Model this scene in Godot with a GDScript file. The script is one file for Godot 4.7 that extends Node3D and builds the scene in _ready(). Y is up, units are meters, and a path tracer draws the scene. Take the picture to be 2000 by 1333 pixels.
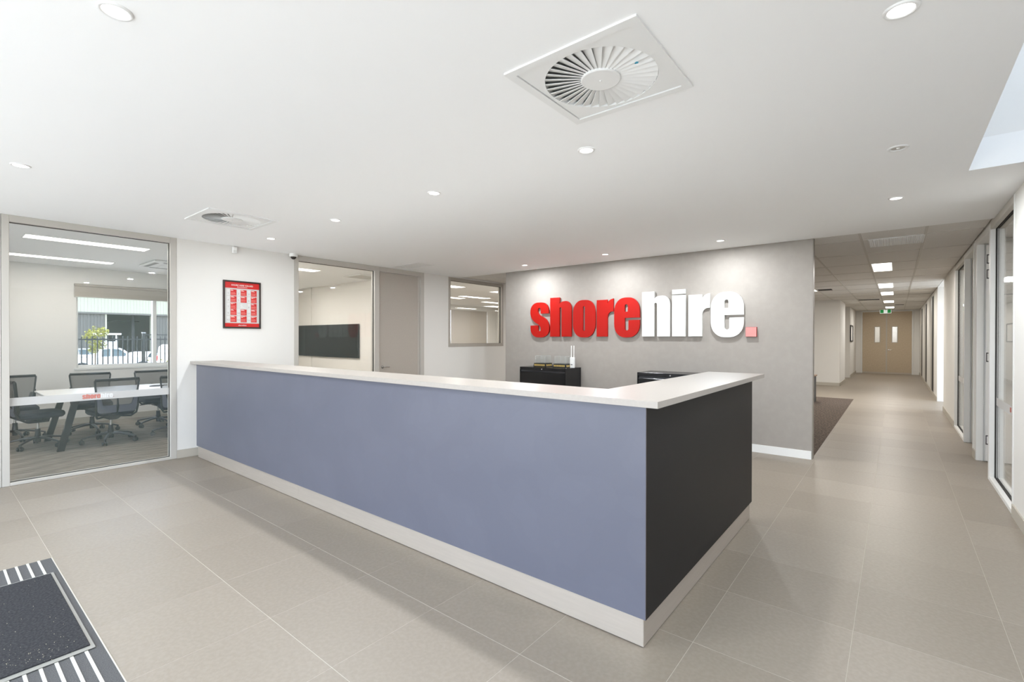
extends Node3D
# Reception hall of an office. Corridor runs along -Z, the glazed meeting rooms lie at -X, the entrance front at +Z.

const CH := 2.70          # ceiling of the reception
const CC := 2.715         # grid ceiling of the corridor
const LX := -6.86         # face of the left wall
const RX := 0.77          # face of the right wall
const SZ := -6.84         # face of the sign wall
const EZ := 1.35          # inner face of the glazed entrance front

var taken := {}
var M := {}
var rng := RandomNumberGenerator.new()

# ------------------------------------------------------------------ mesh builder
class B:
	var v := PackedVector3Array()
	var n := PackedVector3Array()
	var uv := PackedVector2Array()
	func tri(a: Vector3, b: Vector3, c: Vector3, na: Vector3, nb: Vector3, nc: Vector3) -> void:
		if (b - a).cross(c - a).dot(na + nb + nc) > 0.0:
			v.append_array([a, c, b]); n.append_array([na, nc, nb])
		else:
			v.append_array([a, b, c]); n.append_array([na, nb, nc])
	func face(p: Array, nr: Vector3) -> void:
		for i in range(1, p.size() - 1):
			tri(p[0], p[i], p[i + 1], nr, nr, nr)
	func quad(a: Vector3, b: Vector3, c: Vector3, d: Vector3, out: Vector3) -> void:
		var nr := (b - a).cross(d - a).normalized()
		if nr.dot(out) < 0.0: nr = -nr
		face([a, b, c, d], nr)
	func box(a: Vector3, b: Vector3, bev := 0.0, xf := Transform3D.IDENTITY) -> void:
		var lo := Vector3(minf(a.x, b.x), minf(a.y, b.y), minf(a.z, b.z))
		var hi := Vector3(maxf(a.x, b.x), maxf(a.y, b.y), maxf(a.z, b.z))
		var c := (lo + hi) / 2.0
		var h := (hi - lo) / 2.0
		bev = minf(bev, minf(h.x, minf(h.y, h.z)) * 0.9)
		for ax in 3:
			var u := (ax + 1) % 3
			var w := (ax + 2) % 3
			for s in [-1.0, 1.0]:
				var q := []
				for k in [[-1.0, -1.0], [1.0, -1.0], [1.0, 1.0], [-1.0, 1.0]]:
					var p := Vector3()
					p[ax] = s * h[ax]; p[u] = k[0] * (h[u] - bev); p[w] = k[1] * (h[w] - bev)
					q.append(xf * (c + p))
				var nr := Vector3(); nr[ax] = s
				face(q, (xf.basis * nr).normalized())
			if bev > 0.0:
				for s in [-1.0, 1.0]:
					for t in [-1.0, 1.0]:
						var q := []
						for k in [[-1.0, 0], [1.0, 0], [1.0, 1], [-1.0, 1]]:
							var p := Vector3()
							p[ax] = k[0] * (h[ax] - bev)
							p[u] = s * (h[u] if k[1] == 0 else h[u] - bev)
							p[w] = t * (h[w] - bev if k[1] == 0 else h[w])
							q.append(xf * (c + p))
						var nr := Vector3(); nr[u] = s; nr[w] = t
						face(q, (xf.basis * nr).normalized())
		if bev > 0.0:
			for sx in [-1.0, 1.0]:
				for sy in [-1.0, 1.0]:
					for sz in [-1.0, 1.0]:
						var s := Vector3(sx, sy, sz)
						var q := []
						for ax in 3:
							var p := s * (h - Vector3.ONE * bev)
							p[ax] = s[ax] * h[ax]
							q.append(xf * (c + p))
						face(q, (xf.basis * s).normalized())
	# turned profile of [radius, height] points about local Y
	func lathe(prof: Array, xf := Transform3D.IDENTITY, segs := 24, smooth := false) -> void:
		for i in prof.size() - 1:
			var a: Array = prof[i]
			var b: Array = prof[i + 1]
			var d := Vector2(b[0] - a[0], b[1] - a[1])
			if d.length() < 1e-7: continue
			var nn := Vector2(d.y, -d.x).normalized()
			var na := nn
			var nb := nn
			if smooth:
				if i > 0:
					na = (nn + Vector2(a[1] - prof[i - 1][1], prof[i - 1][0] - a[0]).normalized()).normalized()
				if i < prof.size() - 2:
					nb = (nn + Vector2(prof[i + 2][1] - b[1], b[0] - prof[i + 2][0]).normalized()).normalized()
			for k in segs:
				var t0 := TAU * k / segs
				var t1 := TAU * (k + 1) / segs
				var e0 := Vector3(cos(t0), 0, sin(t0))
				var e1 := Vector3(cos(t1), 0, sin(t1))
				var p := [e0 * a[0] + Vector3.UP * a[1], e1 * a[0] + Vector3.UP * a[1], e1 * b[0] + Vector3.UP * b[1], e0 * b[0] + Vector3.UP * b[1]]
				var q := [e0 * na.x + Vector3.UP * na.y, e1 * na.x + Vector3.UP * na.y, e1 * nb.x + Vector3.UP * nb.y, e0 * nb.x + Vector3.UP * nb.y]
				for j in 4:
					p[j] = xf * p[j]; q[j] = (xf.basis * q[j]).normalized()
				if a[0] > 1e-6: tri(p[0], p[1], p[2], q[0], q[1], q[2])
				if b[0] > 1e-6: tri(p[0], p[2], p[3], q[0], q[2], q[3])
	# swept round or flat section along a path; rx across, ry along 'up'
	func tube(path: Array, rx: float, ry := -1.0, segs := 8, closed := false, up := Vector3.UP, xf := Transform3D.IDENTITY, taper := 1.0) -> void:
		if ry < 0.0: ry = rx
		var cnt := path.size()
		var rings := []
		for i in cnt:
			var p0: Vector3 = path[(i - 1 + cnt) % cnt] if closed or i > 0 else path[i]
			var p1: Vector3 = path[(i + 1) % cnt] if closed or i < cnt - 1 else path[i]
			var t := (p1 - p0).normalized()
			var sd := t.cross(up)
			if sd.length() < 0.05: sd = t.cross(Vector3.RIGHT)
			sd = sd.normalized()
			var uu := sd.cross(t).normalized()
			var ring := []
			var f := lerpf(1.0, taper, float(i) / maxf(1.0, cnt - 1))
			for k in segs:
				var an := TAU * (k + 0.5) / segs
				var off := sd * cos(an) * rx * f + uu * sin(an) * ry * f
				var nr := (sd * cos(an) / rx + uu * sin(an) / ry).normalized()
				ring.append([xf * (path[i] + off), (xf.basis * nr).normalized()])
			rings.append(ring)
		for i in (cnt if closed else cnt - 1):
			var r0: Array = rings[i]
			var r1: Array = rings[(i + 1) % cnt]
			for k in segs:
				var m := (k + 1) % segs
				tri(r0[k][0], r0[m][0], r1[m][0], r0[k][1], r0[m][1], r1[m][1])
				tri(r0[k][0], r1[m][0], r1[k][0], r0[k][1], r1[m][1], r1[k][1])
		if not closed:
			for e in [0, cnt - 1]:
				var q := []
				for k in segs: q.append(rings[e][k][0])
				var t: Vector3 = (path[1] - path[0]) if e == 0 else (path[cnt - 2] - path[cnt - 1])
				face(q, -(xf.basis * t).normalized())
	# polygon in local XY pushed from z = z0 to z1, with optional holes
	func prism(outer: PackedVector2Array, z0: float, z1: float, xf := Transform3D.IDENTITY, holes := []) -> void:
		var pieces := [outer]
		for hole: PackedVector2Array in holes:
			var cx := 0.0
			for p in hole: cx += p.x / hole.size()
			var next := []
			for piece: PackedVector2Array in pieces:
				for side in [PackedVector2Array([Vector2(-99, -99), Vector2(cx, -99), Vector2(cx, 99), Vector2(-99, 99)]), PackedVector2Array([Vector2(cx, -99), Vector2(99, -99), Vector2(99, 99), Vector2(cx, 99)])]:
					for part: PackedVector2Array in Geometry2D.intersect_polygons(piece, side):
						for cut: PackedVector2Array in Geometry2D.clip_polygons(part, hole):
							next.append(cut)
			pieces = next
		for piece: PackedVector2Array in pieces:
			var idx := Geometry2D.triangulate_polygon(piece)
			for i in range(0, idx.size(), 3):
				for z in [z0, z1]:
					var nr := (xf.basis * Vector3(0, 0, signf(z - (z0 + z1) / 2.0))).normalized()
					var t := []
					for j in 3:
						var p := piece[idx[i + j]]
						t.append(xf * Vector3(p.x, p.y, z))
					tri(t[0], t[1], t[2], nr, nr, nr)
		var rims := [[outer, 1.0]]
		for hole in holes: rims.append([hole, -1.0])
		for rim in rims:
			var pl: PackedVector2Array = rim[0]
			var sg: float = rim[1] * (1.0 if Geometry2D.is_polygon_clockwise(pl) else -1.0)
			for i in pl.size():
				var a := pl[i]
				var b := pl[(i + 1) % pl.size()]
				var d := b - a
				if d.length() < 1e-6: continue
				var nr := (xf.basis * (Vector3(-d.y, d.x, 0) * sg)).normalized()
				face([xf * Vector3(a.x, a.y, z0), xf * Vector3(b.x, b.y, z0), xf * Vector3(b.x, b.y, z1), xf * Vector3(a.x, a.y, z1)], nr)
	func mesh() -> ArrayMesh:
		var a := []
		a.resize(Mesh.ARRAY_MAX)
		a[Mesh.ARRAY_VERTEX] = v
		a[Mesh.ARRAY_NORMAL] = n
		if uv.size() == v.size() and uv.size() > 0: a[Mesh.ARRAY_TEX_UV] = uv
		var m := ArrayMesh.new()
		m.add_surface_from_arrays(Mesh.PRIMITIVE_TRIANGLES, a)
		return m

# ------------------------------------------------------------------ scene helpers
func numbered(called: String) -> String:
	if not taken.has(called):
		taken[called] = 0
		return called
	taken[called] += 1
	return "%s_%03d" % [called, taken[called]]

func thing(called: String, label: String, category: String, at := Vector3.ZERO, turn := 0.0, group := "") -> Node3D:
	var o := Node3D.new()
	o.name = numbered(called)
	add_child(o)
	o.position = at
	o.rotation.y = turn
	o.set_meta("label", label)
	o.set_meta("category", category)
	if group: o.set_meta("group", group)
	return o

func obj(called: String, b, m: Material, parent: Node = null) -> MeshInstance3D:
	var o := MeshInstance3D.new()
	o.mesh = b.mesh() if b is B else b
	o.material_override = m
	if parent == null:
		o.name = numbered(called)
		add_child(o)
	else:
		o.name = called
		parent.add_child(o, true)
	return o

func tag(o: Node3D, label: String, category: String, group := "") -> Node3D:
	o.set_meta("label", label)
	o.set_meta("category", category)
	if group: o.set_meta("group", group)
	return o

func struct(o: Node3D, label: String, category: String) -> Node3D:
	tag(o, label, category)
	o.set_meta("kind", "structure")
	return o

func dup(o: Node3D, called: String, label: String, at: Vector3, turn := 0.0, group := "") -> Node3D:
	var r: Node3D = o.duplicate()
	r.name = numbered(called)
	add_child(r)
	r.position = at
	r.rotation.y = turn
	r.set_meta("label", label)
	if group: r.set_meta("group", group)
	return r

func wall(called: String, a: Vector3, b: Vector3, m: Material, label: String, category := "wall") -> MeshInstance3D:
	var k := B.new()
	k.box(a, b)
	var o := obj(called, k, m)
	struct(o, label, category)
	return o

func part_box(called: String, a: Vector3, b: Vector3, m: Material, parent: Node, bev := 0.0) -> MeshInstance3D:
	var k := B.new()
	k.box(a, b, bev)
	return obj(called, k, m, parent)

# rounded polygon: each entry is [x, y] or [x, y, r] or [x, y, r_in, r_out]
func rp(pts: Array, steps := 7) -> PackedVector2Array:
	var out := PackedVector2Array()
	var cnt := pts.size()
	for i in cnt:
		var p := Vector2(pts[i][0], pts[i][1])
		if pts[i].size() == 2:
			out.append(p)
			continue
		var r0: float = pts[i][2]
		var r1: float = pts[i][3] if pts[i].size() > 3 else r0
		var q := Vector2(pts[(i - 1 + cnt) % cnt][0], pts[(i - 1 + cnt) % cnt][1])
		var s := Vector2(pts[(i + 1) % cnt][0], pts[(i + 1) % cnt][1])
		var a := p + (q - p).normalized() * r0
		var b := p + (s - p).normalized() * r1
		for k in steps + 1:
			out.append(a.bezier_interpolate(a.lerp(p, 0.58), b.lerp(p, 0.58), b, float(k) / steps))
	return out

func rr(x0: float, y0: float, x1: float, y1: float, r: float, ry := -1.0) -> PackedVector2Array:
	if ry < 0.0: ry = r
	return rp([[x0, y0, ry, r], [x1, y0, r, ry], [x1, y1, ry, r], [x0, y1, r, ry]])

# ------------------------------------------------------------------ materials
func c8(r: float, g: float, b: float, a := 255.0) -> Color:
	return Color(r / 255.0, g / 255.0, b / 255.0, a / 255.0)

func paint(col: Color, rough := 0.6, metal := 0.0) -> StandardMaterial3D:
	var m := StandardMaterial3D.new()
	m.albedo_color = col
	m.roughness = rough
	m.metallic = metal
	return m

func grain(a: Color, b: Color, freq: float, seed_no: int, scale: Vector3, rough := 0.6, octaves := 4, size := 512) -> StandardMaterial3D:
	var f := FastNoiseLite.new()
	f.noise_type = FastNoiseLite.TYPE_SIMPLEX_SMOOTH
	f.seed = seed_no
	f.frequency = freq
	f.fractal_octaves = octaves
	var t := NoiseTexture2D.new()
	t.width = size
	t.height = size
	t.seamless = true
	t.noise = f
	var g := Gradient.new()
	g.set_color(0, a)
	g.set_color(1, b)
	g.set_offset(0, 0.2)
	g.set_offset(1, 0.8)
	t.color_ramp = g
	var m := StandardMaterial3D.new()
	m.albedo_texture = t
	m.roughness = rough
	m.uv1_triplanar = true
	m.uv1_world_triplanar = true
	m.uv1_scale = scale
	return m

func relief(m: StandardMaterial3D, freq: float, seed_no: int, cm: float) -> StandardMaterial3D:
	var f := FastNoiseLite.new()
	f.seed = seed_no
	f.frequency = freq
	f.fractal_octaves = 3
	var t := NoiseTexture2D.new()
	t.width = 512
	t.height = 512
	t.seamless = true
	t.noise = f
	m.heightmap_enabled = true
	m.heightmap_texture = t
	m.heightmap_scale = cm
	return m

func glow(col: Color, e: float) -> StandardMaterial3D:
	var m := paint(Color.WHITE, 0.5)
	m.emission_enabled = true
	m.emission = col
	m.emission_energy_multiplier = e
	return m

func clear(a := 0.03, tint := Color(0.75, 0.85, 0.82)) -> StandardMaterial3D:
	var m := paint(Color(tint.r, tint.g, tint.b, a), 0.0)
	m.metallic_specular = 0.38
	m.transparency = BaseMaterial3D.TRANSPARENCY_ALPHA
	return m

func veil(col: Color, rough := 0.7) -> StandardMaterial3D:
	var m := paint(col, rough)
	m.transparency = BaseMaterial3D.TRANSPARENCY_ALPHA
	return m

func make_materials() -> void:
	M.ceiling = paint(c8(247, 247, 246), 0.9)
	M.wall = paint(c8(226, 223, 217), 0.85)
	M.white_wall = paint(c8(238, 237, 234), 0.85)
	M.sign_wall = grain(c8(159, 152, 144), c8(162, 155, 147), 0.02, 5, Vector3(1.5, 1.5, 1.5), 0.8, 3, 256)
	M.skirt = paint(c8(183, 176, 163), 0.55)
	M.white_skirt = paint(c8(236, 235, 231), 0.5)
	M.frame = paint(c8(190, 185, 176), 0.4)
	M.white_frame = paint(c8(226, 225, 221), 0.4)
	M.gasket = paint(c8(40, 36, 33), 0.7)
	M.glass = clear()
	M.frost = veil(c8(206, 204, 200, 205), 0.8)
	M.grout = paint(c8(186, 176, 162), 0.85)
	M.tiles = []
	for k in 4:
		var d := [0, -4, 3, -2][k] as float
		M.tiles.append(relief(grain(c8(138 + d, 127 + d, 113 + d), c8(145 + d, 134 + d, 120 + d), 0.06, 20 + k, Vector3(1.1, 1.1, 1.1), 0.42, 6), 0.15, 9, 0.02))
	M.door = grain(c8(175, 167, 156), c8(178, 170, 159), 0.05, 31, Vector3(3, 3, 3), 0.5, 3, 256)
	M.brown_door = grain(c8(186, 168, 142), c8(192, 174, 148), 0.03, 32, Vector3(2, 2, 2), 0.5, 3, 256)
	M.chrome = paint(c8(200, 198, 194), 0.25, 0.9)
	M.steel = relief(grain(c8(197, 187, 175), c8(201, 191, 179), 0.02, 33, Vector3(0.5, 8, 0.5), 0.42, 3, 256), 0.05, 34, 0.005)
	M.steel.metallic = 0.6
	M.daylit_panel = grain(c8(93, 94, 105), c8(96, 97, 108), 0.01, 35, Vector3(0.6, 0.6, 0.6), 0.36, 3, 256)  # front laminate with the blue daylight sheen mixed into its colour
	M.shaded_panel = paint(c8(24, 22, 22), 0.5)  # same laminate at the counter end, its shade put into the colour
	M.shaded_panel.metallic_specular = 0.38
	M.panel_edge = paint(c8(92, 78, 70), 0.6)
	M.stone = grain(c8(166, 158, 149), c8(169, 161, 152), 0.08, 36, Vector3(2, 2, 2), 0.35, 4, 256)
	M.carcass = paint(c8(208, 204, 197), 0.6)
	M.black = paint(c8(24, 24, 26), 0.45)
	M.black_metal = paint(c8(22, 22, 24), 0.24)
	M.lock = paint(c8(225, 225, 225), 0.2, 0.8)
	M.lamp_trim = paint(c8(240, 240, 238), 0.5)
	M.lens = glow(Color(1.0, 0.98, 0.95), 3.0)
	M.panel_lens = glow(Color(1.0, 0.98, 0.94), 2.2)
	M.vent = paint(c8(236, 236, 234), 0.5)
	M.duct = paint(c8(196, 197, 196), 0.5, 0.3)
	M.red = paint(c8(172, 20, 10), 0.5)
	M.red.metallic_specular = 0.35
	M.sign_white = paint(c8(218, 217, 212), 0.4)
	M.pink = paint(c8(206, 138, 132), 0.4)  # glare on the red full stop, painted as a face colour
	M.plastic = paint(c8(238, 237, 233), 0.4)
	M.grey_tile = grain(c8(216, 213, 208), c8(228, 225, 220), 0.2, 37, Vector3(2, 2, 2), 0.9, 4, 256)
	M.tee = paint(c8(196, 192, 184), 0.5)
	M.carpet = relief(grain(c8(112, 102, 91), c8(152, 142, 130), 0.018, 38, Vector3(3.0, 1, 0.28), 0.95, 5), 0.3, 39, 0.15)
	M.brown_carpet = relief(grain(c8(62, 50, 42), c8(112, 97, 84), 0.03, 40, Vector3(1.6, 1, 1.2), 0.95, 5), 0.3, 41, 0.2)
	M.mat_pile = relief(grain(c8(74, 72, 71), c8(102, 100, 98), 0.12, 42, Vector3(3, 3, 3), 0.95, 5), 0.35, 43, 0.25)
	M.mat_dark = relief(grain(c8(27, 27, 29), c8(58, 56, 57), 0.06, 44, Vector3(2.2, 2, 2.2), 0.95, 6), 0.35, 45, 0.3)
	M.mat_edge = paint(c8(142, 139, 131), 0.5)
	M.bar = paint(c8(196, 191, 181), 0.45, 0.2)
	M.mesh = veil(c8(92, 86, 78, 175), 0.9)
	M.seat = grain(c8(32, 33, 40), c8(48, 49, 58), 0.2, 46, Vector3(4, 4, 4), 0.95, 3, 256)
	M.grey_cloth = grain(c8(86, 86, 94), c8(102, 102, 110), 0.2, 47, Vector3(4, 4, 4), 0.9, 3, 256)
	M.chair_black = paint(c8(36, 34, 33), 0.45)
	M.base_grey = paint(c8(84, 82, 80), 0.3, 0.5)
	M.table_white = paint(c8(238, 236, 231), 0.35)
	M.screen = paint(c8(10, 9, 9), 0.08)
	M.screen.metallic_specular = 0.2
	M.blind = grain(c8(178, 170, 159), c8(184, 176, 165), 0.1, 48, Vector3(3, 3, 3), 0.9, 3, 256)
	M.blind.backlight_enabled = true
	M.blind.backlight = Color(0.35, 0.3, 0.22)
	M.white_car = paint(c8(238, 239, 240), 0.25)
	M.white_car.clearcoat_enabled = true
	M.car_glass = paint(c8(70, 84, 88), 0.08)
	M.tyre = paint(c8(30, 30, 31), 0.8)
	M.rim = paint(c8(170, 170, 172), 0.3, 0.7)
	M.taillight = paint(c8(190, 24, 24), 0.2)
	M.fence = paint(c8(18, 18, 19), 0.55)
	M.leaf = grain(c8(96, 98, 22), c8(150, 144, 44), 0.2, 49, Vector3(3, 3, 3), 0.7, 3, 256)
	M.leaf.backlight_enabled = true
	M.leaf.backlight = Color(0.22, 0.22, 0.05)
	M.trunk = paint(c8(104, 90, 74), 0.9)
	M.cladding = grain(c8(78, 75, 69), c8(86, 83, 77), 0.1, 50, Vector3(1, 1, 1), 0.6, 3, 256)
	M.cream_cladding = paint(c8(156, 155, 136), 0.6)
	M.dark_bay = paint(c8(150, 150, 144), 0.9)
	M.concrete = grain(c8(176, 172, 164), c8(198, 194, 186), 0.03, 51, Vector3(0.5, 0.5, 0.5), 0.9, 5)
	M.asphalt = grain(c8(120, 119, 116), c8(142, 140, 136), 0.1, 52, Vector3(0.5, 0.5, 0.5), 0.95, 5)
	M.exit_green = glow(c8(30, 140, 66), 0.25)
	M.exit_green.albedo_color = c8(40, 150, 80)
	M.exit_white = glow(Color.WHITE, 0.3)
	M.gold = paint(c8(214, 186, 112), 0.3, 0.6)

# ------------------------------------------------------------------ glazing
# local: x across, y up, front face at z = 0, wall depth towards -z; x0..x1, y0..y1 outer size; j: jamb widths left, right, top, bottom
func glazed_unit(called: String, label: String, xf: Transform3D, x0: float, x1: float, y0: float, y1: float, j: Array, fm: Material, band := true, depth := 0.1) -> Node3D:
	var o := Node3D.new()
	o.name = numbered(called)
	add_child(o)
	o.transform = xf
	struct(o, label, "window")
	frame_parts(o, x0, x1, y0, y1, j, fm, depth)
	var gx0: float = x0 + j[0]
	var gx1: float = x1 - j[1]
	var gy0: float = y0 + j[3]
	var gy1: float = y1 - j[2]
	part_box("pane", Vector3(gx0 - 0.012, gy0 - 0.012, -depth / 2 - 0.004), Vector3(gx1 + 0.012, gy1 + 0.012, -depth / 2 + 0.004), M.glass, o)
	if band:
		var bd := part_box("frosted_band", Vector3(gx0, 0.79, -depth / 2 + 0.0045), Vector3(gx1, 0.872, -depth / 2 + 0.0055), M.frost, o)
		bd.set_meta("label", "frosted white band across the glass")
	return o

func frame_parts(o: Node3D, x0: float, x1: float, y0: float, y1: float, j: Array, fm: Material, depth: float) -> void:
	var g := 0.0155
	var runs := [["jamb", Vector2(x0, y0), Vector2(x0 + j[0], y1)], ["jamb", Vector2(x1 - j[1], y0), Vector2(x1, y1)], ["frame_head", Vector2(x0 + j[0], y1 - j[2]), Vector2(x1 - j[1], y1)], ["frame_sill", Vector2(x0 + j[0], y0), Vector2(x1 - j[1], y0 + j[3])]]
	for r in runs:
		if (r[2] - r[1]).x < 0.002 or (r[2] - r[1]).y < 0.002: continue
		var k := B.new()
		var p: Vector2 = r[1]
		var q: Vector2 = r[2]
		k.box(Vector3(p.x, p.y, 0.006), Vector3(q.x, q.y, -depth / 2 + g), 0.003)
		k.box(Vector3(p.x, p.y, -depth / 2 - 0.009), Vector3(q.x, q.y, -depth - 0.006), 0.003)
		var inn := 0.014
		var a := p
		var b := q
		if r[0] == "jamb":
			if p.x == x0: b.x -= inn
			else: a.x += inn
		elif r[0] == "frame_head": a.y += inn
		else: b.y -= inn
		if (b - a).x > 0.001 and (b - a).y > 0.001:
			k.box(Vector3(a.x, a.y, -depth / 2 + g), Vector3(b.x, b.y, -depth / 2 - 0.009))
		obj(r[0], k, fm, o)
	# dark rubber seated in the glazing groove
	var s := B.new()
	var gx0: float = x0 + j[0]
	var gx1: float = x1 - j[1]
	var gy0: float = y0 + j[3]
	var gy1: float = y1 - j[2]
	for zz in [-1.0, 1.0]:
		var za: float = -depth / 2 + zz * 0.0042
		var zb: float = -depth / 2 + (0.0153 if zz > 0.0 else -0.0088)
		s.box(Vector3(gx0 - 0.013, gy0, za), Vector3(gx0 + 0.003, gy1, zb), 0.0006)
		s.box(Vector3(gx1 - 0.003, gy0, za), Vector3(gx1 + 0.013, gy1, zb), 0.0006)
		s.box(Vector3(gx0, gy1 - 0.003, za), Vector3(gx1, gy1 + 0.012, zb), 0.0006)
		s.box(Vector3(gx0, gy0 - 0.012, za), Vector3(gx1, gy0 + 0.003, zb), 0.0006)
	obj("gasket", s, M.gasket, o)

func lever_handle(parent: Node, at: Vector3, dir: float, m: Material) -> void:
	# local z is out of the door
	var k := B.new()
	var tz := Transform3D(Basis(Vector3.RIGHT, PI / 2), at)
	k.lathe([[0.0, 0.0], [0.026, 0.0], [0.026, 0.008], [0.010, 0.009], [0.010, 0.045], [0.0, 0.045]], tz, 18)
	k.tube([at + Vector3(0, 0, 0.042), at + Vector3(dir * 0.03, 0, 0.045), at + Vector3(dir * 0.12, 0, 0.043)], 0.009, 0.008, 8)
	obj("lever_handle", k, m, parent)

# ------------------------------------------------------------------ lamps
func downlight(at: Vector3, label: String, energy: float) -> void:
	var t := thing("downlight", label, "downlight", at, 0.0, "recessed round downlights of the reception ceiling")
	var k := B.new()
	k.lathe([[0.040, -0.001], [0.043, -0.006], [0.052, -0.007], [0.056, 0.0]], Transform3D.IDENTITY, 32, true)
	obj("trim_ring", k, M.lamp_trim, t)
	var d := B.new()
	d.lathe([[0.0, -0.004], [0.0425, -0.004]], Transform3D.IDENTITY, 32)
	d.lathe([[0.0425, -0.004], [0.0425, -0.0005]], Transform3D.IDENTITY, 32)
	obj("lamp_lens", d, M.lens, t)
	var l := AreaLight3D.new()
	l.name = "lamp_light"
	l.area_size = Vector2(0.075, 0.075)
	l.light_color = Color(0.95, 0.975, 1.0)
	l.light_energy = energy
	l.area_range = 14.0
	l.shadow_enabled = true
	l.rotation.x = -PI / 2
	l.position.y = -0.010
	t.add_child(l)

func light_panel(x0: float, x1: float, z0: float, z1: float, y: float, label: String, energy: float, group: String) -> void:
	var t := thing("ceiling_light_panel", label, "ceiling light", Vector3((x0 + x1) / 2, y, (z0 + z1) / 2), 0.0, group)
	var hx := absf(x1 - x0) / 2
	var hz := absf(z1 - z0) / 2
	var k := B.new()
	for s in [-1.0, 1.0]:
		k.box(Vector3(s * hx, -0.006, -hz), Vector3(s * (hx - 0.012), 0.004, hz), 0.001)
		k.box(Vector3(-hx + 0.012, -0.006, s * hz), Vector3(hx - 0.012, 0.004, s * (hz - 0.012)), 0.001)
	obj("panel_frame", k, M.lamp_trim, t)
	part_box("diffuser", Vector3(-hx + 0.012, -0.004, -hz + 0.012), Vector3(hx - 0.012, 0.002, hz - 0.012), M.panel_lens, t)
	var l := AreaLight3D.new()
	l.name = "panel_light"
	l.area_size = Vector2(hx * 2 - 0.03, hz * 2 - 0.03)
	l.light_color = Color(1.0, 0.985, 0.96)
	l.light_energy = energy
	l.area_range = 14.0
	l.shadow_enabled = true
	l.rotation.x = -PI / 2
	l.position.y = -0.012
	t.add_child(l)

func swirl_diffuser(x0: float, x1: float, z0: float, z1: float, label: String, tagged: bool) -> void:
	var t := thing("swirl_diffuser", label, "air vent", Vector3((x0 + x1) / 2, CH, (z0 + z1) / 2), 0.0, "square swirl diffusers in the reception ceiling")
	var h := (x1 - x0) / 2
	var rad := 0.262
	# plate with a round opening; dropped rim round it
	var k := B.new()
	var segs := 72
	for i in segs:
		var a0 := TAU * i / segs
		var a1 := TAU * (i + 1) / segs
		var p := []
		for an in [a0, a1]:
			var d := Vector3(cos(an), 0, sin(an))
			var sc: float = (h - 0.045) / maxf(absf(d.x), absf(d.z))
			p.append([d * rad + Vector3(0, -0.004, 0), d * sc + Vector3(0, -0.004, 0), d * rad + Vector3(0, 0.02, 0)])
		k.face([p[0][0], p[0][1], p[1][1], p[1][0]], Vector3.DOWN)
		k.quad(p[0][0], p[1][0], p[1][2], p[0][2], -(p[0][0] * Vector3(1, 0, 1)))
	obj("face_plate", k, M.vent, t)
	var r := B.new()
	var flat := Transform3D(Basis(Vector3.RIGHT, PI / 2), Vector3.ZERO)
	r.prism(rr(-h, -h, h, h, 0.003), 0.0, 0.009, flat, [rr(-h + 0.042, -h + 0.042, h - 0.042, h - 0.042, 0.003)])
	obj("rim_frame", r, M.vent, t)
	var hub := B.new()
	hub.lathe([[0.0, -0.0065], [0.088, -0.0065], [0.093, -0.003], [0.093, 0.004]], Transform3D.IDENTITY, 40)
	obj("hub_disc", hub, M.vent, t)
	var sc2 := B.new()
	sc2.lathe([[0.0, -0.0105], [0.005, -0.0095], [0.006, -0.0065]], Transform3D.IDENTITY, 12)
	obj("screw", sc2, M.lamp_trim, t)
	var vb := B.new()
	var cnt := 36
	var half := tan(PI / cnt) * 1.0
	var tilt := Basis(Vector3.RIGHT, deg_to_rad(-19))
	var r0 := 0.09
	var r1 := rad - 0.002
	var w0 := r0 * half * 1.05
	var w1 := r1 * half * 1.05
	var th := 0.0012
	for q in [1.0, -1.0]:
		vb.face([tilt * Vector3(r0, q * th, -w0), tilt * Vector3(r1, q * th, -w1), tilt * Vector3(r1, q * th, w1), tilt * Vector3(r0, q * th, w0)], tilt * Vector3(0, q, 0))
		var aa: float = q
		vb.quad(tilt * Vector3(r0, th, aa * w0), tilt * Vector3(r1, th, aa * w1), tilt * Vector3(r1, -th, aa * w1), tilt * Vector3(r0, -th, aa * w0), tilt * Vector3(0, 0, aa))
	var vm := vb.mesh()
	for i in cnt:
		var o := obj("vane", vm, M.vent, t)
		o.rotation.y = TAU * (i + 0.5) / cnt
		o.position.y = 0.004
	var du := B.new()
	du.lathe([[0.0, 0.45], [rad + 0.01, 0.45], [rad + 0.01, 0.0]], Transform3D.IDENTITY, 36)
	obj("duct_box", du, M.duct, t)
	if tagged:
		var bt := B.new()
		bt.prism(rp([[-0.009, 0.0], [0.006, -0.004], [0.011, 0.004], [0.003, 0.012, 0.004], [-0.006, 0.006]]), -0.001, 0.001, Transform3D(Basis(Vector3.RIGHT, PI / 2), Vector3(0.20, -0.016, 0.045)))
		var o := obj("blue_tag", bt, paint(c8(60, 160, 190), 0.5), t)
		o.set_meta("label", "small blue sticker on a vane")

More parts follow.
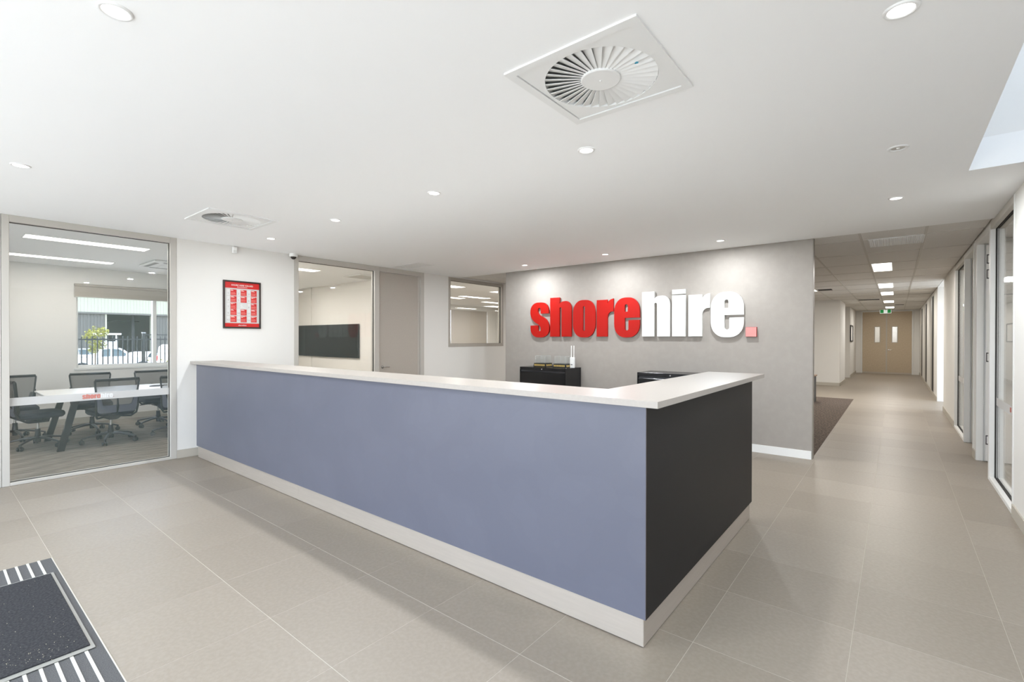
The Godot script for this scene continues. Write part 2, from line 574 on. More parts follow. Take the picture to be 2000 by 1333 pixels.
# ------------------------------------------------------------------ lettering of the wall sign
func letter_shape(ch: String) -> Array:
	match ch:
		"s": return [rp([[0.394, 0.407], [0.225, 0.409], [0.225, 0.507, 0.03], [0.165, 0.507, 0.03], [0.165, 0.40, 0.05], [0.404, 0.285, 0.13, 0.12], [0.404, -0.007, 0.15, 0.17], [0.0, -0.007, 0.17, 0.17], [0.005, 0.203], [0.170, 0.205], [0.170, 0.098, 0.028], [0.225, 0.098, 0.028], [0.225, 0.192, 0.04, 0.05], [0.0, 0.315, 0.12, 0.12], [0.0, 0.605, 0.16], [0.394, 0.605, 0.16, 0.15]]), []]
		"h": return [rp([[0, 0.006], [0.189, 0.006], [0.189, 0.502, 0.022], [0.233, 0.502, 0.022], [0.233, 0.006], [0.425, 0.006], [0.425, 0.605, 0.14, 0.11], [0.235, 0.605, 0.07, 0.03], [0.190, 0.565], [0.190, 0.672], [0, 0.672]]), []]
		"o": return [rr(0, -0.007, 0.416, 0.605, 0.175, 0.21), [rr(0.186, 0.10, 0.226, 0.502, 0.0195)]]
		"r": return [rp([[0, 0.006], [0.190, 0.006], [0.190, 0.40, 0.10, 0.08], [0.292, 0.40], [0.292, 0.602], [0.225, 0.588, 0.05, 0.03], [0.188, 0.528], [0.188, 0.590], [0, 0.590]]), []]
		"e": return [rp([[0.421, 0.258], [0.240, 0.258], [0.240, 0.098, 0.030], [0.179, 0.098, 0.030], [0.179, 0.293], [0.421, 0.293], [0.421, 0.606, 0.21, 0.18], [0, 0.606, 0.18, 0.21], [0, -0.007, 0.21, 0.18], [0.421, -0.007, 0.18, 0.20]]), [rp([[0.178, 0.388], [0.229, 0.388], [0.229, 0.503, 0.025], [0.178, 0.503, 0.025]])]]
		"i": return [PackedVector2Array([Vector2(0, 0.006), Vector2(0.193, 0.006), Vector2(0.193, 0.598), Vector2(0, 0.598)]), []]
		"'": return [PackedVector2Array([Vector2(0, 0.612), Vector2(0.193, 0.612), Vector2(0.193, 0.680), Vector2(0, 0.680)]), []]
	return [PackedVector2Array([Vector2(0, 0), Vector2(0.131, 0), Vector2(0.131, 0.127), Vector2(0, 0.127)]), []]

const WORD := [["s", 0.0, 0], ["h", 0.425, 0], ["o", 0.882, 0], ["r", 1.325, 0], ["e", 1.631, 0], ["h", 2.090, 1], ["i", 2.545, 1], ["'", 2.545, 1], ["r", 2.778, 1], ["e", 3.082, 1], [".", 3.524, 2]]

# ------------------------------------------------------------------ build
func _ready() -> void:
	rng.seed = 4711
	# camera
	var cam := Camera3D.new()
	cam.name = "camera"
	cam.fov = 71.203
	cam.near = 0.05
	cam.far = 400.0
	cam.basis = Basis(Vector3.UP, deg_to_rad(38.843)) * Basis(Vector3.RIGHT, -0.004834) * Basis(Vector3.BACK, deg_to_rad(0.083))
	cam.position = Vector3(0, 1.475, 0)
	add_child(cam)
	cam.current = true
	# sky, sun, exposure
	var sky_mat := ProceduralSkyMaterial.new()
	sky_mat.sky_top_color = Color(0.72, 0.80, 0.90)
	sky_mat.sky_horizon_color = Color(0.93, 0.95, 0.97)
	sky_mat.sky_curve = 0.15
	sky_mat.ground_bottom_color = Color(0.55, 0.54, 0.52)
	sky_mat.ground_horizon_color = Color(0.75, 0.75, 0.74)
	sky_mat.sky_energy_multiplier = 2.0
	sky_mat.ground_energy_multiplier = 0.95
	var sky := Sky.new()
	sky.sky_material = sky_mat
	var env := Environment.new()
	env.background_mode = Environment.BG_SKY
	env.sky = sky
	env.tonemap_mode = Environment.TONE_MAPPER_LINEAR
	env.tonemap_exposure = 1.72
	env.sdfgi_enabled = true
	env.ssao_enabled = true
	env.ssil_enabled = true
	var we := WorldEnvironment.new()
	we.name = "world_environment"
	we.environment = env
	add_child(we)
	var sun := DirectionalLight3D.new()
	sun.name = "sun"
	sun.light_color = Color(1.0, 0.99, 0.98)
	sun.light_energy = 2.0
	sun.light_angular_distance = 0.5
	sun.shadow_enabled = true
	add_child(sun)
	sun.look_at_from_position(Vector3(-0.9, 22, 10), Vector3.ZERO)

	make_materials()
	build_shell()
	build_left_wall()
	build_right_wall()
	build_corridor()
	build_meeting_rooms()
	build_counter()
	build_sign()
	build_ceiling_fittings()
	build_small_things()
	build_meeting_furniture()
	build_mat()
	build_outdoors()

func build_shell() -> void:
	# floor base (grout) with the tiles laid on it
	var base := B.new()
	base.box(Vector3(LX, -0.012, EZ), Vector3(3.0, -0.0006, -26.2))
	base.box(Vector3(LX, -0.30, EZ), Vector3(4.6, -0.012, -26.2))
	var floor_o: MeshInstance3D = obj("floor", base, M.grout)
	struct(floor_o, "pale greige floor of large square porcelain tiles with light grout lines", "floor")
	var cells := {}
	var far := B.new()
	var meshes := {}
	for ix in range(-13, 6):
		for iz in range(-5, 43):
			var x1 := 0.4375 - 0.6 * -ix
			var x0 := x1 - 0.6
			var z1 := -0.5525 - 0.6 * iz
			var z0 := z1 - 0.6
			x0 = maxf(x0, LX); x1 = minf(x1, 3.0)
			z1 = minf(z1, EZ)
			if x1 - x0 < 0.02 or z1 - z0 < 0.02: continue
			if z1 < -4.95 and not (z1 < -12.9 and z0 > -15.6): x1 = minf(x1, RX + (0.098 if z1 < -5.7 and z0 > -11.2 else 0.0))
			if x1 - x0 < 0.02: continue
			if z1 < -6.95 and x1 < -0.8 and z1 > -14.2: continue
			if z0 < -18.3 and x1 < -1.4: continue
			if z1 > -0.5 and x1 > -4.39 and x0 < -1.97:
				if x0 > -4.39: continue
				x1 = -4.402
			if z1 < -6.95 and x0 < -0.80: x0 = maxf(x0, -0.80) if z1 > -14.2 else x0
			if x1 - x0 < 0.02: continue
			var g := 0.0008
			var gz := 0.0012
			if z1 < -13.4:
				far.box(Vector3(x0 + g, -0.002, z0 + gz), Vector3(x1 - g, 0.0, z1 - gz))
				continue
			var key := "%.3f %.3f" % [x1 - x0, z1 - z0]
			if not meshes.has(key):
				var k := B.new()
				var hx := (x1 - x0) / 2 - g
				var hz := (z1 - z0) / 2 - gz
				k.box(Vector3(-hx, -0.008, -hz), Vector3(hx, 0.0, hz), 0.0006)
				meshes[key] = k.mesh()
			var o := obj("floor_tile", meshes[key], M.tiles[rng.randi() % 4], floor_o)
			o.position = Vector3((x0 + x1) / 2, 0, (z0 + z1) / 2)
	var fo := obj("distant_tiles", far, M.tiles[0], floor_o)
	fo.set_meta("kind", "stuff")
	# plasterboard ceiling with openings cut through it
	var csg := CSGCombiner3D.new()
	csg.name = "ceiling"
	taken["ceiling"] = 0
	add_child(csg)
	struct(csg, "flat white plasterboard ceiling over the reception", "ceiling")
	var slab := CSGBox3D.new()
	slab.name = "slab"
	slab.size = Vector3(9.96, 0.22, 8.27)
	slab.position = Vector3(LX - 0.1 + 4.98, CH + 0.11, EZ + 0.1 - 4.135)
	slab.material = M.ceiling
	csg.add_child(slab)
	for hole in [[-1.415, -0.765, -2.345, -1.69], [-5.66, -5.01, -2.345, -1.695]]:
		var cut := CSGCylinder3D.new()
		cut.name = "vent_hole"
		cut.operation = CSGShape3D.OPERATION_SUBTRACTION
		cut.radius = 0.29
		cut.height = 0.4
		cut.sides = 40
		cut.position = Vector3((hole[0] + hole[1]) / 2, CH, (hole[2] + hole[3]) / 2)
		cut.material = M.duct
		csg.add_child(cut, true)
	var vd := CSGBox3D.new()
	vd.name = "void_hole"
	vd.operation = CSGShape3D.OPERATION_SUBTRACTION
	vd.size = Vector3(1.9, 1.0, 3.4)
	vd.position = Vector3(0.406 + 0.95, CH, -4.775 + 1.7)
	vd.material = M.ceiling
	csg.add_child(vd)
	# the tall white light well over the opening, daylit by an unseen clerestory added high on one side
	var vw := B.new()
	vw.box(Vector3(0.406, CH + 0.22, -4.875), Vector3(2.306, 4.7, -4.775))
	vw.box(Vector3(0.306, CH + 0.22, -4.875), Vector3(0.406, 4.7, -1.275))
	vw.box(Vector3(2.306, CH + 0.22, -4.875), Vector3(2.406, 3.9, -1.275))
	vw.box(Vector3(0.306, CH + 0.22, -1.375), Vector3(2.406, 4.7, -1.275))
	vw.box(Vector3(0.306, 4.7, -4.875), Vector3(2.406, 4.8, -1.275))
	struct(obj("wall_light_well", vw, M.white_wall), "bright white light well rising above the ceiling opening", "wall")
	var cl := Node3D.new()
	cl.name = numbered("window_added_clerestory")
	add_child(cl)
	struct(cl, "unseen clerestory window added to daylight the light well", "window")
	part_box("pane", Vector3(2.35, 3.9, -4.775), Vector3(2.358, 4.7, -1.375), M.glass, cl)
	var cf := B.new()
	for z in [-4.775, -3.1, -1.41]: cf.box(Vector3(2.32, 3.9, z), Vector3(2.39, 4.7, z + 0.035), 0.003)
	obj("mullion", cf, M.white_frame, cl)
	# entrance front behind the camera
	var ef := Node3D.new()
	ef.name = numbered("window_entrance")
	add_child(ef)
	struct(ef, "full height glazed entrance front", "window")
	var ek := B.new()
	for i in 8:
		var x := LX + i * 1.40
		ek.box(Vector3(x, 0, EZ), Vector3(x + 0.05, CH, EZ + 0.1), 0.003)
	ek.box(Vector3(LX, CH - 0.06, EZ), Vector3(3.0, CH, EZ + 0.1), 0.003)
	ek.box(Vector3(LX, 0, EZ), Vector3(3.0, 0.05, EZ + 0.1), 0.003)
	obj("frame", ek, M.white_frame, ef)
	part_box("pane", Vector3(LX, 0.05, EZ + 0.046), Vector3(3.0, CH - 0.06, EZ + 0.054), M.glass, ef)
	# outer walls of the lobby to the right
	wall("wall_lobby_right", Vector3(3.0, -0.3, EZ + 0.1), Vector3(3.1, CH, -5.1), M.sign_wall, "warm grey wall at the right of the lobby")
	wall("wall_lobby_back", Vector3(RX + 0.1, -0.3, -5.0), Vector3(3.1, CH, -5.1), M.white_wall, "white wall at the back of the lobby")
	wall("trim_roof_edge", Vector3(LX - 0.1, CH, EZ + 0.1), Vector3(3.1, CH + 0.3, EZ + 0.2), M.white_frame, "white fascia above the entrance front", "trim")
	# sign wall
	wall("wall_sign", Vector3(-5.66, 0, SZ), Vector3(-0.80, CC, SZ - 0.12), M.sign_wall, "warm grey feature wall that carries the company sign")
	wall("trim_sign_wall_end", Vector3(-0.80, 0, SZ + 0.003), Vector3(-0.788, CC, SZ - 0.123), paint(c8(150, 143, 134), 0.4), "thin grey metal edge strip on the end of the sign wall", "trim")
	wall("baseboard_sign_wall", Vector3(-5.66, 0, SZ), Vector3(-0.80, 0.10, SZ + 0.012), M.white_skirt, "white skirting along the foot of the sign wall", "baseboard")
	var bl := B.new()
	bl.box(Vector3(LX - 0.1, CH, -6.825), Vector3(RX + 0.1, CH + 0.2, -6.82))
	struct(obj("trim_ceiling_edge", bl, M.ceiling), "white edge where the plaster ceiling meets the grid ceiling", "trim")

func left_xf() -> Transform3D:
	return Transform3D(Basis(Vector3.UP, PI / 2), Vector3(LX, 0, 0))     # local x = -z, local z = +x

func right_xf() -> Transform3D:
	return Transform3D(Basis(Vector3.UP, -PI / 2), Vector3(RX, 0, 0))    # local x = +z, local z = -x

func build_left_wall() -> void:
	var t := 0.1
	wall("wall_left", Vector3(LX - t, 0, -1.97), Vector3(LX, CH, -3.43), M.wall, "off-white wall between the two glazed meeting rooms")
	wall("wall_left_front", Vector3(LX - t, 0, EZ + 0.1), Vector3(LX, CH, 1.0), M.wall, "off-white wall beside the entrance front")
	wall("wall_left_middle", Vector3(LX - t, 0, -5.90), Vector3(LX, CH, -6.52), M.wall, "off-white wall between the grey door and the office window")
	var b := B.new()
	b.box(Vector3(LX - t, 0, -6.52), Vector3(LX, 1.31, -8.205))
	b.box(Vector3(LX - t, 2.69, -6.52), Vector3(LX, CC, -8.205))
	struct(obj("wall_left_window", b, M.wall), "off-white wall below the office window", "wall")
	wall("wall_left_back", Vector3(LX - t, 0, -8.205), Vector3(LX, CC, -18.2), M.wall, "off-white wall beyond the office window")
	wall("baseboard_left", Vector3(LX, 0, -1.97), Vector3(LX + 0.012, 0.10, -3.43), M.skirt, "greige skirting at the left wall beside the counter", "baseboard")
	wall("baseboard_left_middle", Vector3(LX, 0, -5.90), Vector3(LX + 0.012, 0.10, -8.6), M.skirt, "greige skirting under the office window", "baseboard")
	var xf := left_xf()
	glazed_unit("window_1", "full height glazed panel at the left edge beside the entrance", xf, -1.0, 0.50, 0, CH, [0.055, 0.03, 0.068, 0.03], M.frame)
	var w := glazed_unit("window_2", "full height glass wall of the meeting room with chairs", xf, 0.502, 1.97, 0, CH, [0.055, 0.065, 0.068, 0.03], M.frame)
	# small wordmark on the frosted band
	var sc := 0.0745
	var band: Node3D = w.get_node("frosted_band")
	for e in WORD:
		var k := B.new()
		var ls := letter_shape(e[0])
		k.prism(ls[0], 0.0, 0.012, Transform3D(Basis().scaled(Vector3(sc, sc, sc)), Vector3(1.107 + e[1] * sc, 0.808, -0.0445)), ls[1])
		obj("letter", k, [paint(c8(196, 116, 102), 0.6), paint(c8(220, 219, 216), 0.6), paint(c8(170, 150, 146), 0.6)][e[2]], band)
	# second unit: glass beside a solid door
	var u := Node3D.new()
	u.name = numbered("window_3")
	add_child(u)
	u.transform = xf
	struct(u, "glass panel beside the grey door of the second meeting room", "window")
	frame_parts(u, 3.43, 4.91, 0, CH, [0.07, 0.09, 0.08, 0.03], M.frame, 0.1)
	part_box("pane", Vector3(3.49, 0.02, -0.054), Vector3(4.83, 2.63, -0.046), M.glass, u)
	part_box("frosted_band", Vector3(3.5, 0.79, -0.0455), Vector3(4.82, 0.872, -0.0445), M.frost, u)
	var d := Node3D.new()
	d.name = numbered("door_1")
	add_child(d)
	d.transform = xf
	struct(d, "tall closed grey door of the second meeting room", "door")
	var fr := B.new()
	fr.box(Vector3(4.91, CH - 0.08, 0.006), Vector3(5.90, CH, -0.106), 0.003)
	fr.box(Vector3(5.815, 0, 0.006), Vector3(5.90, CH - 0.08, -0.106), 0.003)
	fr.box(Vector3(5.768, 0, -0.022), Vector3(5.815, CH - 0.08, -0.106), 0.003)
	fr.box(Vector3(4.91, CH - 0.10, -0.03), Vector3(5.768, CH - 0.08, -0.106), 0.002)
	obj("door_frame", fr, M.frame, d)
	part_box("door_leaf", Vector3(4.916, 0.008, -0.016), Vector3(5.764, 2.606, -0.056), M.door, d, 0.002)
	lever_handle(d, Vector3(4.985, 0.985, -0.016), 1.0, M.chrome)
	# office window behind the counter
	glazed_unit("window_4", "grey framed internal window of the office beyond the counter", xf, 6.52, 8.205, 1.31, 2.69, [0.06, 0.06, 0.06, 0.065], paint(c8(172, 164, 153), 0.45), false)

func build_right_wall() -> void:
	var t := 0.1
	var a := RX
	var bx := RX + t
	wall("wall_right_front", Vector3(a, 0, -4.9), Vector3(bx, CH, -5.72), M.wall, "white wall at the right edge in front of the glazed office")
	wall("baseboard_right_front", Vector3(a - 0.012, 0, -4.9), Vector3(a, 0.10, -5.72), M.skirt, "greige skirting of the white wall at the right edge", "baseboard")
	wall("wall_right_pier", Vector3(a, 0, -8.115), Vector3(bx, CC, -8.36), M.white_wall, "narrow white pier between two office doorways")
	wall("baseboard_right_pier", Vector3(a - 0.012, 0, -8.115), Vector3(a, 0.10, -8.36), M.skirt, "greige skirting of the narrow pier", "baseboard")
	wall("wall_right", Vector3(a, 0, -10.87), Vector3(bx, CC, -13.25), M.wall, "plain off-white wall beyond the second glazed office")
	wall("baseboard_right", Vector3(a - 0.012, 0, -10.87), Vector3(a, 0.10, -13.25), M.skirt, "greige skirting along the plain corridor wall", "baseboard")
	var hd := B.new()
	hd.box(Vector3(a, CH - 0.008, -5.72), Vector3(bx, CC + 0.1, -8.115))
	hd.box(Vector3(a, CH - 0.008, -8.36), Vector3(bx, CC + 0.1, -10.87))
	struct(obj("trim_right_head", hd, M.frame), "grey head strip over the glazed offices", "trim")
	var xf := right_xf()
	# near office: sidelight then doorway; far office: doorway nearer, sidelight beyond
	for u in [["window_5", "tall sidelight of the nearest office at the right edge", -7.04, -5.72], ["window_6", "tall sidelight of the second office along the right wall", -10.87, -9.44]]:
		var w := glazed_unit(u[0], u[1], xf, u[2], u[3], 0, CH - 0.008, [0.035, 0.035, 0.07, 0.04], M.white_frame)
		(w.get_node("frame_head") as MeshInstance3D).material_override = M.frame
		var lg := B.new()
		lg.box(Vector3(-6.235 if u[3] > -6.0 else -9.75, 0.835 - 0.022, -0.0436), Vector3(-6.165 if u[3] > -6.0 else -9.68, 0.835 + 0.022, -0.0444))
		obj("red_logo_patch", lg, paint(c8(170, 90, 76), 0.6), w.get_node("frosted_band"))
		var lw := B.new()
		lw.box(Vector3(-6.16 if u[3] > -6.0 else -9.675, 0.835 - 0.022, -0.0436), Vector3(-6.10 if u[3] > -6.0 else -9.62, 0.835 + 0.022, -0.0444))
		obj("white_logo_patch", lw, M.sign_white, w.get_node("frosted_band"))
	for u in [["door_2", "open white doorway of the nearest office", -8.115, -7.04, true], ["door_3", "white doorway of the second office along the right wall", -9.44, -8.36, false]]:
		var d := Node3D.new()
		d.name = numbered(u[0])
		add_child(d)
		d.transform = xf
		struct(d, u[1], "door")
		var k := B.new()
		var zf: float = u[2]
		var zn: float = u[3]
		k.box(Vector3(zf, 0, 0.006), Vector3(zf + 0.045, CH - 0.008, -0.062), 0.003)
		k.box(Vector3(zf, 0, -0.062), Vector3(zf + 0.030, CH - 0.008, -0.106), 0.003)
		k.box(Vector3(zn - 0.045, 0, 0.006), Vector3(zn, CH - 0.008, -0.106), 0.003)
		k.box(Vector3(zf + 0.045, CH - 0.075, 0.006), Vector3(zn - 0.045, CH - 0.008, -0.106), 0.003)
		obj("door_frame", k, M.white_frame, d)
		# leaf swung back into the room, hinged on the far jamb
		part_box("door_leaf", Vector3(zf + 0.034, 0.01, -0.072), Vector3(zf + 0.074, 2.61, -0.95), M.white_frame if u[4] else M.frame, d, 0.002)
		if u[4]:
			for y in [0.265, 1.26, 2.26, 2.44]:
				var h := B.new()
				var hh := 0.05
				for s in [-1.0, 1.0]: h.box(Vector3(zf + 0.074, y + s * hh - 0.006, -0.077), Vector3(zf + 0.0765, y + s * hh + 0.006, -0.104), 0.0005)
				h.box(Vector3(zf + 0.074, y - hh, -0.077), Vector3(zf + 0.0765, y + hh, -0.085), 0.0005)
				obj("hinge_plate", h, M.base_grey, d)
		else:
			part_box("strike_plate", Vector3(zf + 0.074, 0.96, -0.08), Vector3(zf + 0.0765, 1.03, -0.1), M.base_grey, d)
	# the offices themselves
	var ow := B.new()
	for z in [-5.1, -8.2, -11.2]: ow.box(Vector3(bx, -0.01, z), Vector3(4.2, CC, z - 0.09))
	ow.box(Vector3(4.2, -0.01, -5.0), Vector3(4.3, CC, -11.29))
	struct(obj("wall_offices", ow, M.wall), "plain walls inside the glazed offices", "wall")
	wall("ceiling_offices", Vector3(bx, CH, -5.1), Vector3(4.3, CH + 0.1, -11.29), M.ceiling, "white ceiling of the side offices", "ceiling")
	wall("floor_offices", Vector3(bx, -0.05, -5.1), Vector3(4.2, 0.0, -11.25), M.carpet, "grey carpet of the side offices", "floor")
	light_panel(2.2, 2.5, -6.1, -7.3, CH, "white light panel in the ceiling of the nearest office", 1.2, "light panels of the side offices")
	light_panel(2.2, 2.5, -9.1, -10.3, CH, "white light panel in the ceiling of the second office", 1.2, "light panels of the side offices")
	var pic := thing("wall_notice", "white notice with black marks on the office wall behind the sidelight", "notice", Vector3(1.09, 1.57, -8.2), 0.0)
	part_box("sheet", Vector3(-0.075, -0.12, 0.0), Vector3(0.075, 0.12, 0.004), M.plastic, pic)
	var mk := B.new()
	for q in [[-0.05, 0.06, 0.03, 0.02], [0.0, 0.02, 0.05, 0.06], [-0.05, -0.08, 0.02, -0.03], [-0.03, -0.03, 0.03, -0.015]]: mk.box(Vector3(q[0], q[1], 0.004), Vector3(q[2], q[3], 0.006))
	obj("black_marks", mk, M.black, pic)

func build_corridor() -> void:
	# grid ceiling: tees and lay-in tiles
	var base := B.new()
	base.box(Vector3(LX - 0.1, CC + 0.03, -6.825), Vector3(RX + 0.1, CC + 0.2, -26.2))
	var o: MeshInstance3D = obj("ceiling_corridor", base, M.grey_tile)
	struct(o, "grey suspended tile ceiling of the corridor", "ceiling")
	var xs := [-2.155, -1.55, -0.945, -0.34, 0.265, RX]
	var zs := [-6.83]
	for i in 17: zs.append(-7.40 - 1.2 * i)
	var lit := {1: true}
	var cache := {}
	var areas := []
	for i in xs.size() - 1:
		for k in zs.size() - 1: areas.append([xs[i], xs[i + 1], zs[k + 1], zs[k]])
	for i in 4:
		for k in 3: areas.append([LX + 0.07 + 0.605 * i - (0.0 if i else 0.07), LX + 0.07 + 0.605 * (i + 1), zs[k + 1], zs[k]])
	for r in areas:
		var hx: float = (r[1] - r[0]) / 2 - 0.006
		var hz: float = (r[3] - r[2]) / 2 - 0.006
		var key := "%.3f %.3f" % [hx, hz]
		if not cache.has(key):
			var k := B.new()
			k.box(Vector3(-hx, 0, -hz), Vector3(hx, 0.015, hz), 0.004)
			cache[key] = k.mesh()
		var tl := obj("ceiling_tile", cache[key], M.grey_tile, o)
		tl.position = Vector3((r[0] + r[1]) / 2, CC, (r[2] + r[3]) / 2)
	for x in [-2.155, -1.55, -0.945, -0.34, 0.265]:
		part_box("ceiling_tee", Vector3(x - 0.012, CC - 0.006, -6.83), Vector3(x + 0.012, CC + 0.01, -26.0), M.tee, o)
	for z in zs:
		part_box("cross_tee", Vector3(-2.155, CC - 0.004, z - 0.01), Vector3(RX, CC + 0.01, z + 0.01), M.tee, o)
	var rest := B.new()
	rest.box(Vector3(-4.44, CC, -6.83), Vector3(-2.16, CC + 0.02, -18.2))
	rest.box(Vector3(LX, CC, -11.0), Vector3(-4.44, CC + 0.02, -18.2))
	obj("plain_ceiling_field", rest, M.grey_tile, o)
	wall("trim_wall_angle", Vector3(RX - 0.02, CC - 0.006, -10.87), Vector3(RX, CC, -13.25), M.tee, "thin angle where the grid ceiling meets the wall", "trim")
	# light panels in every second or third tile
	var li := 0
	var names := ["nearest", "second", "third", "fourth", "farthest"]
	for z in [-9.8, -13.4, -15.8, -19.4, -23.0]:
		light_panel(-0.328, -0.045, z, z - 1.17, CC, names[li] + " bright light panel of the corridor ceiling", 1.75, "light panels along the corridor")
		li += 1
	light_panel(-2.1, -1.57, -13.4, -14.55, CC, "light panel over the dark carpet half hidden by the sign wall", 3.0, "light panels behind the sign wall")
	light_panel(-4.2, -3.9, -9.8, -10.97, CC, "light panel behind the sign wall", 3.0, "light panels behind the sign wall")
	light_panel(-5.9, -5.6, -9.8, -10.97, CC, "light panel over the aisle beside the office window", 3.0, "light panels behind the sign wall")
	# perforated air grille
	var g := thing("ceiling_grille", "white perforated grille in the corridor ceiling next to the reception", "air vent", Vector3(-0.01, CC, -7.72))
	var gk := B.new()
	for i in 27: gk.box(Vector3(-0.265 + i * 0.0204, -0.008, -0.29), Vector3(-0.265 + i * 0.0204 + 0.011, 0.0, 0.29))
	for i in 25: gk.box(Vector3(-0.265, -0.007, -0.29 + i * 0.0242), Vector3(0.277, 0.0, -0.29 + i * 0.0242 + 0.008))
	obj("grid_bars", gk, M.vent, g)
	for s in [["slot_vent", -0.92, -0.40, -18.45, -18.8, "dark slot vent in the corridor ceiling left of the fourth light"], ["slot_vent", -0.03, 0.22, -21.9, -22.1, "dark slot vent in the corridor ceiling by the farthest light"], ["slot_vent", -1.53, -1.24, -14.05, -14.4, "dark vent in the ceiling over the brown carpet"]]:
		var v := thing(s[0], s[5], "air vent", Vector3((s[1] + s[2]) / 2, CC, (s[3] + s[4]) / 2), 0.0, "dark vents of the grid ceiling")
		var hx: float = (s[2] - s[1]) / 2
		var hz: float = (s[3] - s[4]) / 2
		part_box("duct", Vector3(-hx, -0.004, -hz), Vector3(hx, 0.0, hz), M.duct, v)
		var fb := B.new()
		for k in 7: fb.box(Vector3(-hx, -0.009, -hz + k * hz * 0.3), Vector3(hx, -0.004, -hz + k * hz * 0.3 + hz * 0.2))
		obj("louvre", fb, M.gasket, v)  # blades painted dark in place of the shade inside the slot
	# opening on the right with daylight, then the wall goes on
	var al := B.new()
	al.box(Vector3(RX + 0.1, 0, -13.15), Vector3(2.2, CC, -13.25))
	struct(obj("wall_alcove_near", al, M.white_wall), "white side wall of the daylit opening", "wall")
	wall("wall_alcove_far", Vector3(RX, 0, -15.18), Vector3(2.2, CC, -15.28), M.white_wall, "bright white return wall lit by daylight in the corridor opening")
	wall("baseboard_alcove", Vector3(RX, 0, -15.18), Vector3(2.2, 0.10, -15.168), M.white_skirt, "white skirting of the bright return wall", "baseboard")
	var aw := Node3D.new()
	aw.name = numbered("window_7")
	add_child(aw)
	struct(aw, "tall glazed side entrance at the end of the corridor opening", "window")
	var ak := B.new()
	for z in [-13.25, -14.2, -15.13]: ak.box(Vector3(2.1, 0, z), Vector3(2.2, CC, z - 0.05), 0.003)
	ak.box(Vector3(2.1, CC - 0.08, -13.25), Vector3(2.2, CC, -15.18), 0.003)
	obj("window_frame", ak, M.white_frame, aw)
	part_box("pane", Vector3(2.146, 0.0, -13.25), Vector3(2.154, CC - 0.05, -15.18), M.glass, aw)
	wall("ceiling_alcove", Vector3(RX, CC, -13.2), Vector3(2.3, CC + 0.1, -15.28), M.ceiling, "white ceiling of the daylit opening", "ceiling")
	wall("wall_right_far", Vector3(RX, 0, -15.28), Vector3(RX + 0.1, CC, -26.0), M.wall, "off-white wall at the far right of the corridor")
	wall("baseboard_right_far", Vector3(RX - 0.012, 0, -15.18), Vector3(RX, 0.10, -25.9), M.skirt, "greige skirting at the far right of the corridor", "baseboard")
	var fi := 0
	for z in [-16.4, -19.9, -23.1]:
		var d := Node3D.new()
		d.name = numbered("door_%d" % (4 + fi))
		add_child(d)
		d.transform = right_xf()
		struct(d, ["first", "second", "third"][fi] + " pale door with dark side slot at the far right of the corridor", "door")
		var k := B.new()
		k.box(Vector3(z - 0.05, 0, 0.008), Vector3(z, CC - 0.05, 0), 0.001)
		k.box(Vector3(z - 1.42, 0, 0.008), Vector3(z - 1.37, CC - 0.05, 0), 0.001)
		k.box(Vector3(z - 0.9, 0, 0.008), Vector3(z - 0.85, CC - 0.05, 0), 0.001)
		k.box(Vector3(z - 1.37, CC - 0.1, 0.008), Vector3(z - 0.05, CC - 0.05, 0), 0.001)
		obj("door_frame", k, M.frame, d)
		part_box("door_leaf", Vector3(z - 1.37, 0, 0.004), Vector3(z - 0.9, CC - 0.1, 0.0), M.frame, d)
		part_box("painted_gap", Vector3(z - 0.85, 0.05, 0.006), Vector3(z - 0.05, CC - 0.1, 0.0), M.gasket, d)  # dark box painted to stand for the shaded gap in the frame
		fi += 1
	# left side beyond the carpet
	wall("wall_corridor_block", Vector3(-6.9, 0, -18.1), Vector3(-1.37, CC, -18.22), M.wall, "off-white wall facing the carpeted area beyond the sign wall")
	wall("wall_corridor_left", Vector3(-1.49, 0, -18.22), Vector3(-1.37, CC, -20.1), M.white_wall, "white corner column at the left of the corridor")
	wall("wall_corridor_recess", Vector3(-1.75, 0, -20.1), Vector3(-1.63, CC, -22.4), M.wall, "recessed wall at the left of the corridor")
	var rc := B.new()
	rc.box(Vector3(-1.75, 0, -20.1), Vector3(-1.50, CC, -20.0))
	rc.box(Vector3(-1.75, 0, -22.4), Vector3(-1.37, CC, -22.5))
	rc.box(Vector3(-1.49, 0, -22.5), Vector3(-1.37, CC, -26.0))
	struct(obj("wall_corridor_left_far", rc, M.wall), "off-white wall at the far left of the corridor", "wall")
	wall("baseboard_corridor_block", Vector3(-6.86, 0, -18.1), Vector3(-1.36, 0.10, -18.088), M.skirt, "greige skirting of the wall facing the carpet", "baseboard")
	wall("baseboard_corridor_left", Vector3(-1.37, 0, -18.088), Vector3(-1.358, 0.10, -20.1), M.skirt, "greige skirting of the white corner column", "baseboard")
	wall("baseboard_corridor_left_far", Vector3(-1.37, 0, -22.4), Vector3(-1.358, 0.10, -25.85), M.skirt, "greige skirting at the far left of the corridor", "baseboard")
	# end wall with the double door
	var ew := B.new()
	ew.box(Vector3(-1.5, 0, -25.85), Vector3(-1.19, CC, -26.0))
	ew.box(Vector3(0.57, 0, -25.85), Vector3(RX + 0.1, CC, -26.0))
	ew.box(Vector3(-1.19, CC - 0.03, -25.85), Vector3(0.57, CC, -26.0))
	struct(obj("wall_corridor_end", ew, M.wall), "off-white end wall of the corridor", "wall")
	var dd := Node3D.new()
	dd.name = numbered("door_7")
	add_child(dd)
	dd.position = Vector3(-0.305, 0, -25.85)
	struct(dd, "brown double door with two narrow glass panels at the corridor end", "door")
	var fk := B.new()
	fk.box(Vector3(-0.885, 0, 0.02), Vector3(-0.835, CC - 0.03, -0.1), 0.003)
